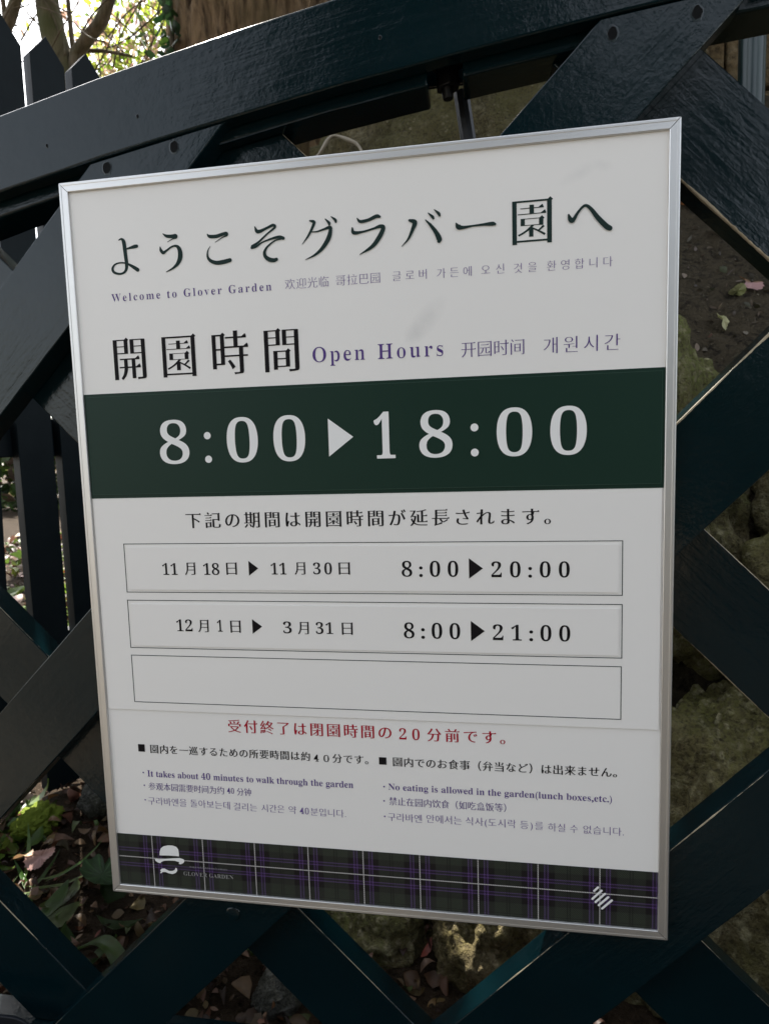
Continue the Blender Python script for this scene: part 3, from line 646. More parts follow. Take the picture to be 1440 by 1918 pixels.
# tie rod and its nut under the rail
IRON = N('black_painted_iron'); v = IRON.coord(); IRON.set(Base_Color=(0.004, 0.0045, 0.006), Roughness=0.40, Specular_IOR_Level=0.3, Normal=IRON.bump(IRON.noise(v, 150, 3), 0.2, 0.002)); IRON = IRON.m
bm = bmesh.new(); bmesh.ops.create_cone(bm, cap_ends=True, segments=10, radius1=0.0083, radius2=0.0083, depth=0.60)
gpart('tie_rod', bm_mesh('tie_rod', bm, False), IRON, (0.4500, 0.0880, 0.925), (0, R(-8.0), 0))
bm = bmesh.new(); bmesh.ops.create_cone(bm, cap_ends=True, segments=6, radius1=0.0125, radius2=0.0125, depth=0.021); bevel(bm, 0.0012, 2)
gpart('hex_nut', bm_mesh('hex_nut', bm), IRON, (0.3955, 0.058, 1.2215), (R(4), R(-4), R(8)))
bm = bmesh.new(); bmesh.ops.create_cone(bm, cap_ends=True, segments=16, radius1=0.0068, radius2=0.0050, depth=0.012); bevel(bm, 0.001, 2)
gpart('bolt_end', bm_mesh('bolt_end', bm), IRON, (0.3955, 0.058, 1.2070), (R(184), R(-4), 0))
bm = bmesh.new(); bmesh.ops.create_cone(bm, cap_ends=True, segments=24, radius1=0.0165, radius2=0.0125, depth=0.006); bevel(bm, 0.001, 2)
gpart('washer', bm_mesh('washer', bm), IRON, (0.3955, 0.058, 1.2350), (R(4), R(-4), 0))
# screw heads sunk into the boards, paint broken round them
HOLE = plain('screw_recess', (0.0012, 0.0014, 0.0014), 0.6, 0, .1); CHIP = plain('broken_paint', (0.005, 0.012, 0.014), 0.35)
def screw(x, z, r=0.0037, y=YF0):
    vs = []; fs = []; n = 18; rings = [(1.5, 0.0003), (1.15, 0.0001), (1.0, 0.0003), (0.9, 0.0003), (0.5, 0.0003), (0.0, 0.0003)]; rr = random.Random(int(x * 1e4))
    for q, (k, d) in enumerate(rings):
        for i in range(n):
            t = 2 * math.pi * i / n; j = 1 + (0.22 * (rr.random() - .5) if q in (0, 1, 2) else 0)
            vs.append((x * 0 + r * k * j * math.cos(t), d - 0.0004, 1.35 * r * k * j * math.sin(t)))
    for q in range(len(rings) - 1):
        for i in range(n): fs.append((q * n + i, q * n + (i + 1) % n, (q + 1) * n + (i + 1) % n, (q + 1) * n + i))
    me = mesh('screw', vs, fs); me.materials.append(CHIP); me.materials.append(HOLE)
    for i, f in enumerate(me.polygons): f.material_index = 1 if i >= n else 0
    gpart('screw', me, None, (x, y, ZT + z))
for x, z in ((0.121, 0.030), (0.046, 0.017), (0.545, 0.084), (0.616, 0.092)): screw(x, z)
for x, z in ((-0.018, 0.044), (0.085, 0.062), (0.335, 0.105)): screw(x, z, 0.0011, 0.013)
bm = bmesh.new(); bmesh.ops.create_cone(bm, cap_ends=True, segments=24, radius1=0.0095, radius2=0.0080, depth=0.0028); bevel(bm, 0.0012, 3)
gpart('screw_plug', bm_mesh('screw_plug', bm, True), paint_mat('gate_paint_plug'), (0.137, 0.0158, ZT - 0.803), (R(90), 0, 0))
# strap hinge at the foot
bm = prism_bm([(-0.30, -0.995), (-0.30, -0.9655), (-0.155, -0.9655), (-0.143, -0.969), (-0.134, -0.976), (-0.131, -0.985), (-0.134, -0.994)], 0, 0.004, .001)
gpart('hinge_strap', bm_mesh('hinge_strap', bm), plain('worn_black_iron', (0.006, 0.008, 0.011), 0.5, 0, .25), (0, 0.0115, ZT))

# ================================================================== the notice board
# lettering is built from the outlines of Blender's own built-in font, reshaped to a Ming / serif cut
SER = lambda s: ''.join(chr(0x1D400 + ord(c) - 65) if 'A' <= c <= 'Z' else chr(0x1D41A + ord(c) - 97) if 'a' <= c <= 'z'
                        else chr(0x1D7CE + ord(c) - 48) if '0' <= c <= '9' else c for c in s)
_fc = bpy.data.curves.new('glyph', 'FONT'); _fc.size = 1.0; _fo = bpy.data.objects.new('glyph', _fc); C.objects.link(_fo)
def raw(body):
    """outline polygons of a string at size 1, grouped spline by spline"""
    _fc.body = body; _fo.update_tag(); bpy.context.view_layer.update()
    dg = bpy.context.evaluated_depsgraph_get(); cu = _fo.evaluated_get(dg).to_curve(dg); out = []
    for sp in cu.splines:
        pts = []
        if sp.type == 'BEZIER':
            bp = sp.bezier_points; n = len(bp)
            for i in range(n):
                a, b = bp[i], bp[(i + 1) % n]; p0, p1, p2, p3 = (np.array(q[:2]) for q in (a.co, a.handle_right, b.handle_left, b.co))
                ch = np.linalg.norm(p3 - p0); dv = abs(np.cross(p1 - p0, p3 - p0)) + abs(np.cross(p2 - p0, p3 - p0))
                k = 1 if ch < 1e-6 or dv / max(ch, 1e-6) < 0.002 else 6
                for j in range(k):
                    t = j / k; pts.append((1 - t) ** 3 * p0 + 3 * t * (1 - t) ** 2 * p1 + 3 * t * t * (1 - t) * p2 + t ** 3 * p3)
        else:
            pts = [np.array(q.co[:2]) for q in sp.points]
        cl = []
        for p in pts:
            if not cl or np.linalg.norm(p - cl[-1]) > 1e-4: cl.append(p)
        if len(cl) > 2 and np.linalg.norm(cl[0] - cl[-1]) < 1e-4: cl.pop()
        if len(cl) > 2: out.append(cl)
    _fo.to_curve_clear(); return out
area = lambda P: 0.5 * sum(P[i][0] * P[(i + 1) % len(P)][1] - P[(i + 1) % len(P)][0] * P[i][1] for i in range(len(P)))
def reshape(polys, ax, ay, serif):
    """grow outlines by ax sideways and ay up-and-down (negative = thinner); add Ming serifs when serif is set"""
    sg = 1 if sum(area(P) for P in polys) > 0 else -1; out = []
    for P in polys:
        n = len(P); E = []
        for i in range(n):
            e = P[(i + 1) % n] - P[i]; L = np.linalg.norm(e); E.append((L, np.array([e[1], -e[0]]) / L * sg, e / L))
        Q = []
        for i in range(n):
            L0, n0, t0 = E[i - 1]; L1, n1, t1 = E[i]
            d0 = ax * n0[0] ** 2 + ay * n0[1] ** 2; d1 = ax * n1[0] ** 2 + ay * n1[1] ** 2
            D = n0[0] * n1[1] - n0[1] * n1[0]
            if abs(D) > 0.35:
                v = np.array([(d0 * n1[1] - d1 * n0[1]) / D, (n0[0] * d1 - n1[0] * d0) / D])
            else:
                m = (n0 + n1); m = m / max(np.linalg.norm(m), 1e-6); v = m * (d0 + d1) / 2
            q = P[i] + v
            if serif:
                f, g = (E[i - 1], E[i]) if sg > 0 else (E[i], E[i - 1])   # f comes before g going anticlockwise
                convex = (f[2][0] * g[2][1] - f[2][1] * g[2][0]) * sg > 0.5
                # anticlockwise: right side goes up (normal +x) then the top goes left (normal +y)
                if convex and f[1][0] > 0.97 and g[1][1] > 0.97 and (g[0] > 0.12 or f[0] > 0.14):
                    s = serif
                    if f[0] < 0.12: add = [q + np.array([0.004, 0]), q + np.array([-0.020, 0.052]) * s, q + np.array([-0.036, 0.050]) * s, q + np.array([-0.115, 0.0]) * s]
                    elif g[0] > 0.2: add = [q + np.array([0, -0.03]) * s, q + np.array([0.028, -0.012]) * s, q + np.array([-0.030, 0.040]) * s, q + np.array([-0.085, 0.0]) * s]
                    else: add = [q + np.array([0, -0.005])]
                    Q += add if sg > 0 else add[::-1]; continue
                if convex and f[1][1] > 0.97 and g[1][0] < -0.97 and f[0] < 0.16 and g[0] > 0.2:     # head of an upright
                    add = [q + np.array([0.035, 0]) * s if False else q + np.array([0.0, 0.022]) * serif, q + np.array([-0.022, 0.022]) * serif, q + np.array([0, -0.02]) * serif]
                    Q += add if sg > 0 else add[::-1]; continue
            Q.append(q)
        out.append(Q)
    return out
_gl = {}
def glyph(ch, ax, ay, serif):
    key = (ch, ax, ay, serif)
    if key not in _gl:
        k0 = ('w', ch)
        if k0 not in _gl:
            if ch == ' ':
                a = raw('II'); b = raw('I I'); _gl[k0] = ([], min(p[0] for p in b[-1]) - min(p[0] for p in a[-1]))
            else:
                B = raw(ch + 'I')
                if 'I' not in _gl: _gl['I'] = min(p[0] for p in raw('I')[-1])
                _gl[k0] = (B[:-1], min(p[0] for p in B[-1]) - _gl['I'])
        P, adv = _gl[k0]
        _gl[key] = (reshape(P, ax, ay, serif) if P else [], adv)
    return _gl[key]
CAP = {}
def cap_h(ch):
    if ch not in CAP:
        y = [p[1] for P in raw(ch) for p in P]; CAP[ch] = (max(y), min(y))
    return CAP[ch]
EM_MID = None
def run(text, x0, x1, z, size, mode, ax=0.0, ay=0.0, serif=0.0, sq=1.0):
    """lay a string between ink edges x0 and x1 (mm); returns polygons in mm"""
    global EM_MID
    latin = mode == 'b'; s = SER(text) if latin else ''.join(SER(c) if c.isdigit() else c for c in text)
    if latin:
        ref = SER('0') if text[0].isdigit() else SER('H'); h, lo = cap_h(ref); k = size / h; base = z
    else:
        if EM_MID is None:
            t, b = cap_h('園'); EM_MID = ((t + b) / 2, (t - b) / 0.925)
        k = size / EM_MID[1]; base = z - EM_MID[0] * k
    G = [glyph(c, *((0.022, 0.012, 0) if latin and c in ':.,' else (ax, ay, serif))) for c in s]; xs = [0.0]
    for g in G: xs.append(xs[-1] + g[1])
    inks = [(min(p[0] for P in g[0] for p in P), max(p[0] for P in g[0] for p in P)) if g[0] else (0, 0) for g in G]
    kx = k * sq; nat = (xs[len(G) - 1] + inks[-1][1] - inks[0][0]) * kx; n = len(G) - 1
    tr = (x1 - x0 - nat) / n if n else 0.0
    if not n: kx = kx * (x1 - x0) / nat
    elif tr < 0:
        kx = kx * (x1 - x0) / nat; tr = 0
    out = []
    for i, g in enumerate(G):
        ox = x0 + (xs[i] - inks[0][0]) * kx + i * tr
        for P in g[0]: out.append([(ox + p[0] * kx, base + p[1] * k) for p in P])
    return out
def fit(ch, x0, x1, z0, z1, ax=0.0, ay=0.0):
    P = glyph(SER(ch), ax, ay, 0)[0]; X = [p[0] for q in P for p in q]; Y = [p[1] for q in P for p in q]
    return [[(x0 + (p[0] - min(X)) / (max(X) - min(X)) * (x1 - x0), z0 + (p[1] - min(Y)) / (max(Y) - min(Y)) * (z1 - z0)) for p in q] for q in P]
def disc(x, z, r, n=20): return [(x + r * math.cos(2 * math.pi * i / n), z + r * math.sin(2 * math.pi * i / n)) for i in range(n)]
def _inside(P, q):
    x, y = q; c = False; j = len(P) - 1
    for i in range(len(P)):
        if (P[i][1] > y) != (P[j][1] > y) and x < (P[j][0] - P[i][0]) * (y - P[i][1]) / (P[j][1] - P[i][1]) + P[i][0]: c = not c
        j = i
    return c
def filled(polys):
    """flat printed shapes (mm, holes kept) as one mesh in the board plane; neighbouring shapes lie a hair apart in depth"""
    bb = [(min(p[0] for p in P), max(p[0] for p in P), min(p[1] for p in P), max(p[1] for p in P)) for P in polys]; par = []
    for i, P in enumerate(polys):
        best = None; n = 0
        for k, Q in enumerate(polys):
            if k == i or bb[k][0] > bb[i][0] + .01 or bb[k][1] < bb[i][1] - .01 or bb[k][2] > bb[i][2] + .01 or bb[k][3] < bb[i][3] - .01: continue
            t = P[::max(1, len(P) // 7)]
            if sum(_inside(Q, p) for p in t) * 2 > len(t):
                n += 1
                if best is None or bb[k][1] - bb[k][0] < bb[best][1] - bb[best][0]: best = k
        par.append((best, n))
    layer = {}; cnt = 0
    for i, (b, n) in enumerate(par):
        if n % 2 == 0: layer[i] = cnt % 4; cnt += 1
    vs = []; fs = []
    for L in range(4):
        use = [i for i in range(len(polys)) if (layer[i] if par[i][1] % 2 == 0 else layer.get(par[i][0], 0)) == L]
        if not use: continue
        cu = bpy.data.curves.new('print', 'CURVE'); cu.dimensions = '2D'; cu.fill_mode = 'BOTH'
        for i in use:
            P = polys[i]; sp = cu.splines.new('POLY'); sp.points.add(len(P) - 1); sp.use_cyclic_u = True
            sp.points.foreach_set('co', [c for x, z in P for c in (x / 1000, z / 1000, 0, 1)])
        o = bpy.data.objects.new('print', cu); C.objects.link(o)
        bpy.context.view_layer.update(); me = bpy.data.meshes.new_from_object(o.evaluated_get(bpy.context.evaluated_depsgraph_get()))
        k = len(vs); vs += [(v.co.x, -L * 8e-6, v.co.y) for v in me.vertices]; fs += [tuple(k + q for q in f.vertices) for f in me.polygons]
        bpy.data.objects.remove(o); bpy.data.curves.remove(cu); bpy.data.meshes.remove(me)
    return mesh('print', vs, fs)
def brush(strokes):
    """brush strokes (x, z, width in mm) as thin ribbons, each a hair above the last"""
    vs = []; fs = []; lay = 0.0
    for st in strokes:
        P = catmull(st, 7); P = [np.array(p) for p in P]
        a = P[0][:2] - P[1][:2]; a /= max(np.linalg.norm(a), 1e-6); b = P[-1][:2] - P[-2][:2]; b /= max(np.linalg.norm(b), 1e-6)
        w0, w1 = P[0][2], P[-1][2]
        H = [np.r_[P[0][:2] + a * w0 * 0.5 * math.sin(t), w0 * math.cos(t)] for t in (1.35, 0.9, 0.45)]
        T = [np.r_[P[-1][:2] + b * w1 * 0.5 * math.sin(t), w1 * math.cos(t)] for t in (0.45, 0.9, 1.35)]
        P = H + P + T
        for i, p in enumerate(P):
            t = P[min(i + 1, len(P) - 1)][:2] - P[max(i - 1, 0)][:2]; t = t / max(np.linalg.norm(t), 1e-6); nn = np.array([-t[1], t[0]]) * max(p[2], 0.15) / 2
            vs += [((p[0] + nn[0]) / 1000, -lay, (p[1] + nn[1]) / 1000), ((p[0] - nn[0]) / 1000, -lay, (p[1] - nn[1]) / 1000)]
            lay += 4e-7
            if i: k = len(vs); fs.append((k - 4, k - 3, k - 1, k - 2))
        lay += 6e-6
    return mesh('kana', vs, fs)

# ---- printing data, all in millimetres from the board's top left corner
SEGS = [
 ('heading', '園', 454.7, 491.3, -77.3, 43.4, 'c'),
 ('open_title', '開園時間', 46.9, 246.4, -180.2, 45.8, 'c'),
 ('welcome', 'Welcome to Glover Garden', 49.1, 221.1, -121.1, 7.65, 'b'),
 ('welcome_cn', '欢迎光临', 235.1, 279.3, -116.7, 10.65, 'c'),
 ('welcome_cn', '哥拉巴园', 286.3, 330.0, -116.8, 10.5, 'c'),
 ('welcome_kr', '글로버', 341.9, 374.7, -116.6, 9.87, 'c'),
 ('welcome_kr', '가든에', 384.4, 416.9, -117.0, 9.76, 'c'),
 ('welcome_kr', '오신', 425.9, 447.0, -116.9, 9.66, 'c'),
 ('welcome_kr', '것을', 455.8, 476.6, -117.5, 9.58, 'c'),
 ('welcome_kr', '환영합니다', 485.7, 543.6, -117.6, 9.69, 'c'),
 ('open_en', 'Open', 260.1, 312.8, -193.1, 14.19, 'b'),
 ('open_en', 'Hours', 325.6, 388.9, -193.4, 14.08, 'b'),
 ('open_cn', '开园时间', 406.2, 465.0, -189.2, 15.35, 'c'),
 ('open_kr', '개원시간', 482.5, 550.7, -189.6, 15.99, 'c'),
 ('ext', '下記の期間は開園時間が延長されます。', 116.2, 488.4, -349.7, 17.27, 'c'),
 ('r1', '11', 86.8, 103.9, -407.1, 12.77, 'b'),
 ('r1', '月', 112.2, 124.3, -400.5, 14.69, 'c'),
 ('r1', '18', 132.9, 150.8, -407.0, 12.62, 'b'),
 ('r1', '日', 158.5, 170.6, -400.4, 14.8, 'c'),
 ('r1', '11', 207.1, 223.8, -406.5, 12.39, 'b'),
 ('r1', '月', 232.6, 244.2, -400.2, 14.25, 'c'),
 ('r1', '30', 252.2, 271.9, -406.2, 12.24, 'b'),
 ('r1', '日', 278.9, 291.1, -400.2, 14.36, 'c'),
 ('r1', '8:00', 343.4, 399.6, -408.4, 15.97, 'b'),
 ('r1', '20:00', 431.7, 505.7, -408.8, 15.68, 'b'),
 ('r2', '12', 98.6, 116.9, -468.4, 12.98, 'b'),
 ('r2', '月', 123.4, 135.5, -462.4, 14.93, 'c'),
 ('r2', '1', 144.8, 150.8, -468.2, 12.85, 'b'),
 ('r2', '日', 159.5, 171.4, -462.5, 15.09, 'c'),
 ('r2', '3', 217.4, 226.6, -468.7, 12.61, 'b'),
 ('r2', '月', 233.3, 245.3, -462.9, 14.53, 'c'),
 ('r2', '31', 252.5, 270.7, -468.7, 12.49, 'b'),
 ('r2', '日', 279.9, 291.7, -462.8, 14.64, 'c'),
 ('r2', '8:00', 343.9, 400.4, -471.6, 16.3, 'b'),
 ('r2', '21:00', 432.4, 506.2, -472.0, 16.01, 'b'),
 ('red', '受付終了は閉園時間の', 150.1, 327.9, -573.2, 15.04, 'c'),
 ('red', '20', 336.0, 357.1, -579.6, 12.09, 'b'),
 ('red', '分前です。', 364.9, 443.4, -573.6, 14.72, 'c'),
 ('jl', '園内を一巡するための所要時間は約', 57.4, 239.9, -603.4, 10.34, 'c'),
 ('jl', '4', 243.8, 249.4, -608.2, 7.74, 'b'),
 ('jl', '0', 254.6, 260.4, -608.2, 7.72, 'b'),
 ('jl', '分です。', 264.3, 302.7, -603.9, 10.31, 'c'),
 ('jr', '園内でのお食事（弁当など）は出来ません。', 328.6, 550.8, -604.4, 10.47, 'c'),
 ('el', 'It takes about 40 minutes to walk through the garden', 51.9, 285.6, -635.6, 7.09, 'b'),
 ('cl', '参观本园需要时间为约', 52.3, 141.0, -647.2, 9.37, 'c'),
 ('cl', '40', 144.6, 152.6, -649.9, 6.48, 'b'),
 ('cl', '分钟', 155.8, 172.2, -647.4, 9.22, 'c'),
 ('kl', '구라바엔을', 50.4, 96.3, -664.3, 9.79, 'c'),
 ('kl', '돌아보는데', 100.7, 146.8, -664.2, 9.67, 'c'),
 ('kl', '걸리는', 151.1, 178.0, -664.6, 9.58, 'c'),
 ('kl', '시간은', 182.9, 208.8, -664.4, 9.5, 'c'),
 ('kl', '약', 213.6, 221.9, -664.5, 9.45, 'c'),
 ('kl', '40', 225.9, 236.0, -668.2, 7.3, 'b'),
 ('kl', '분입니다.', 237.9, 276.5, -665.1, 9.36, 'c'),
 ('er', 'No eating is allowed in the garden(lunch boxes,etc.)', 323.0, 546.2, -635.2, 6.81, 'b'),
 ('cr', '禁止在园内饮食（如吃盒饭等）', 323.4, 443.5, -647.8, 9.32, 'c'),
 ('kr', '구라바엔', 321.5, 357.3, -665.3, 9.77, 'c'),
 ('kr', '안에서는', 362.1, 398.5, -664.6, 9.67, 'c'),
 ('kr', '식사(도시락', 402.5, 453.1, -664.4, 9.56, 'c'),
 ('kr', '등)를', 457.4, 480.1, -664.7, 9.46, 'c'),
 ('kr', '하실', 484.8, 501.5, -665.3, 9.4, 'c'),
 ('kr', '수', 506.2, 513.9, -665.5, 9.36, 'c'),
 ('kr', '없습니다.', 519.1, 557.8, -665.5, 9.3, 'c'),
 ('logo', 'GLOVER GARDEN', 87.6, 146.3, -750.0, 4.49, 'b'),
 ('logo2', 'nagasaki minamiyamate', 95.3, 139.4, -740.0, 2.17, 'b'),
]
BIG = [
 ('8',92.3,125.0,-289.8,-244.0),
 ('0',166.5,199.7,-290.1,-244.0),
 ('0',216.2,249.4,-290.3,-244.0),
 ('1',319.5,340.3,-290.0,-244.4),
 ('8',364.0,396.2,-290.7,-244.8),
 ('0',438.4,471.4,-291.5,-245.2),
 ('0',488.1,521.2,-291.6,-245.7),
]
KANA = [
 [(61.6,-60.5,1.1),(64.7,-59.7,2.2),(66.9,-62.8,4.0),(67.6,-70.5,4.0),(68.1,-77.8,4.0),(68.5,-85.2,3.7),(67.3,-90.6,2.9),(63.8,-93.3,2.2),(59.0,-93.7,2.2),(54.0,-91.8,2.6),(52.6,-88.1,2.6),(55.6,-84.2,1.8),(61.9,-82.9,1.5),(69.0,-84.3,1.8),(75.3,-87.9,3.3),(80.2,-91.2,4.0)],
 [(68.0,-70.1,1.1),(73.2,-69.1,2.2),(78.4,-68.2,3.6),(80.9,-68.0,3.3)],
 [(110.1,-58.3,0.9),(113.7,-60.7,2.9),(119.3,-61.5,3.6),(123.6,-61.5,3.9),(123.9,-63.3,1.8),(120.1,-64.1,1.1),(114.5,-66.5,0.5)],
 [(106.2,-70.9,1.1),(106.8,-73.9,2.9),(109.2,-76.6,3.3),(112.7,-74.9,2.2),(118.6,-71.6,1.8),(123.6,-71.2,2.5),(126.8,-74.7,4.3),(127.3,-81.4,5.0),(124.7,-87.5,4.0),(119.2,-92.2,2.2),(111.3,-95.6,0.7)],
 [(157.2,-62.5,0.9),(159.6,-64.8,3.2),(166.4,-65.3,3.5),(173.3,-63.8,3.2),(177.2,-63.4,3.2),(177.7,-65.2,1.8),(173.1,-66.8,1.1),(165.1,-70.9,0.5)],
 [(159.6,-74.4,0.5),(157.0,-78.3,1.2),(156.3,-83.6,2.1),(158.8,-87.9,3.2),(164.9,-90.6,3.9),(172.7,-90.4,4.3),(179.6,-89.2,3.9)],
 [(206.9,-59.5,0.9),(208.9,-63.9,3.5),(212.4,-64.1,3.2),(219.5,-61.6,2.4),(225.3,-59.6,2.8),(227.7,-60.9,2.4),(225.7,-63.1,2.1),(219.2,-67.3,1.7),(210.3,-74.2,2.1),(203.4,-77.9,2.8)],
 [(202.8,-79.2,2.5),(207.2,-78.5,2.1),(214.1,-74.8,1.4),(223.8,-72.1,2.1),(231.4,-71.3,3.1),(235.5,-72.7,3.1)],
 [(234.1,-73.3,1.0),(227.4,-74.1,1.4),(219.6,-78.8,1.8),(215.9,-83.8,2.8),(216.3,-88.2,3.5),(219.9,-91.5,4.2),(224.6,-92.7,3.9),(227.7,-92.1,3.2)],
 [(262.8,-58.6,1.4),(266.5,-59.9,3.1),(266.4,-62.5,2.8),(261.3,-71.6,2.1),(254.5,-79.8,0.5)],
 [(264.2,-69.1,0.9),(269.8,-69.2,1.4),(277.3,-67.4,2.1),(281.9,-66.4,3.1),(283.1,-68.2,3.4),(280.6,-76.6,4.5),(273.8,-85.6,3.5),(266.1,-91.1,2.1),(257.0,-94.6,0.5)],
 [(278.2,-58.3,0.9),(281.7,-62.1,2.7),(282.0,-63.8,2.1)],
 [(284.1,-56.6,0.9),(288.0,-60.0,2.7),(288.5,-62.1,1.7)],
 [(309.4,-60.3,1.0),(312.4,-63.5,2.9),(320.3,-62.7,2.9),(328.1,-60.0,3.4),(331.2,-60.7,2.4)],
 [(304.4,-68.8,1.5),(305.8,-73.3,3.5),(314.7,-73.1,2.0),(325.2,-71.0,2.0),(331.4,-69.5,3.4),(334.5,-71.3,3.9),(330.1,-79.7,4.4),(323.1,-87.5,3.5),(310.9,-94.0,0.6)],
 [(359.7,-66.5,2.4),(364.6,-68.6,4.4),(362.7,-74.3,3.4),(358.1,-83.3,2.0),(351.7,-89.6,0.5)],
 [(374.8,-67.4,1.0),(379.4,-72.4,2.7),(384.5,-79.5,4.0),(387.3,-85.6,5.0),(387.0,-87.6,3.4)],
 [(377.4,-61.3,0.8),(381.3,-65.0,2.7),(382.2,-66.7,2.0)],
 [(383.2,-58.8,0.8),(387.1,-62.5,2.7),(388.1,-64.6,2.0)],
 [(403.2,-72.7,1.0),(405.4,-76.2,4.7),(409.7,-77.1,3.0),(418.3,-76.4,1.7),(428.5,-76.0,2.3),(436.7,-76.0,3.6),(439.0,-76.5,2.3)],
 [(504.9,-73.9,1.6),(506.5,-78.1,4.2),(508.8,-79.1,3.6),(513.4,-72.2,2.3),(519.0,-67.1,2.3),(523.9,-69.9,3.2),(530.4,-78.5,4.2),(537.6,-86.4,4.8),(540.9,-88.6,4.5)],
]
HAT_CROWN = [(59.9, -728.4), (60.4, -724.0), (62.0, -719.8), (65.6, -717.0), (70.7, -715.6), (76.4, -715.4), (80.6, -716.6), (83.0, -719.5), (83.4, -724.1), (83.4, -727.8), (78.4, -727.7), (70.9, -727.7)]
HAT_BRIM = [(53.8, -732.8), (59.2, -733.1), (66.8, -731.9), (76.3, -730.6), (83.8, -729.7), (88.4, -730.8), (89.6, -732.9), (87.9, -735.5), (84.8, -737.2), (82.6, -736.8), (83.1, -734.6), (78.0, -733.5), (70.5, -733.7), (64.8, -734.5), (61.2, -736.3), (60.4, -737.9), (57.0, -737.0), (54.5, -735.3)]
MOUSTACHE = [(59.4, -746.2), (61.8, -744.1), (64.9, -743.7), (67.8, -745.1), (70.5, -746.2), (74.3, -745.9), (77.2, -744.3), (78.5, -741.6), (80.0, -742.6), (80.2, -745.2), (78.1, -748.0), (74.1, -749.7), (69.4, -749.1), (65.7, -747.9), (62.3, -748.2), (60.3, -749.9), (59.0, -749.6), (60.5, -747.6)]
STRIPES = [[(533.4, -725.9), (529.7, -730.1)], [(536.9, -729.1), (528.0, -738.8)], [(540.1, -732.3), (531.1, -741.9)], [(543.3, -735.6), (534.2, -745.1)], [(546.7, -738.8), (537.4, -748.4)]]

def ink(name, col, rough=0.55):
    a = N(name); a.set(Base_Color=col, Roughness=rough, Specular_IOR_Level=0.10); return a.m
INK = dict(dark=ink('ink_green_black', (0.014, 0.030, 0.027)), black=ink('ink_black', (0.008, 0.007, 0.008)), purple=ink('ink_purple', (0.090, 0.048, 0.205)),
           violet=ink('ink_violet', (0.15, 0.098, 0.27)), red=ink('ink_red', (0.36, 0.002, 0.020)), white=ink('ink_white', (0.78, 0.78, 0.76)), grey=ink('ink_grey', (0.30, 0.30, 0.29)))
def panel_mat():
    a = N('printed_panel'); v = a.coord(); n1 = a.noise(v, 3.0, 3); n2 = a.noise(v, 900, 2)
    c = a.mix(n1, (0.77, 0.752, 0.718), (0.80, 0.782, 0.748))
    # faint scuff marks
    def smudge(cx, cz, rot, sx, sz, k):
        tc = a.n('ShaderNodeTexCoord'); mp = a.n('ShaderNodeMapping', vector_type='TEXTURE'); mp.inputs['Location'].default_value = (cx, 0, cz)
        mp.inputs['Rotation'].default_value = (0, rot, 0); mp.inputs['Scale'].default_value = (sx, 1, sz); a.l(tc.outputs['Object'], mp.inputs[0])
        g = a.n('ShaderNodeTexGradient', gradient_type='SPHERICAL'); a.l(mp.outputs[0], g.inputs[0])
        return a.math('MULTIPLY', a.math('MULTIPLY', g.outputs['Fac'], k), a.ramp(a.noise(v, 70, 4), [(0.25, 0.35), (0.6, 1.0)]))
    for q in ((0.372, -0.160, R(-48), 0.030, 0.012, 0.30), (0.362, -0.170, R(-40), 0.014, 0.010, 0.22), (0.515, -0.038, R(-25), 0.022, 0.007, 0.20), (0.535, -0.034, 0.3, 0.010, 0.006, 0.16)):
        c = a.mix(smudge(*q), c, (0.42, 0.42, 0.41))
    sp = a.noise(v, 260, 2, 0.8); c = a.mix(a.ramp(sp, [(0.80, 0.0), (0.82, 0.5)]), c, (0.35, 0.34, 0.33))
    a.set(Base_Color=c, Roughness=0.42, Specular_IOR_Level=0.4, Normal=a.bump(n2, 0.03, 0.0004)); return a.m
PANEL = panel_mat()
def green_mat():
    a = N('green_print'); v = a.coord(); c = a.mix(a.noise(v, 6, 3), (0.0075, 0.026, 0.018), (0.0095, 0.031, 0.021)); a.set(Base_Color=c, Roughness=0.42, Specular_IOR_Level=0.18); return a.m
GREEN = green_mat()
def alu_mat():
    a = N('brushed_aluminium'); v = a.coord((4, 400, 400)); n = a.noise(v, 1.0, 3); v2 = a.coord(); n2 = a.noise(v2, 9, 3)
    a.set(Base_Color=a.mix(n2, (0.63, 0.625, 0.61), (0.71, 0.705, 0.69)), Metallic=0.92, Roughness=a.math('ADD', a.math('MULTIPLY', n, 0.10), 0.38), Normal=a.bump(n, 0.06, 0.0004)); return a.m
ALU = alu_mat(); DARKGAP = plain('joint_shadow_gap', (0.05, 0.05, 0.05))

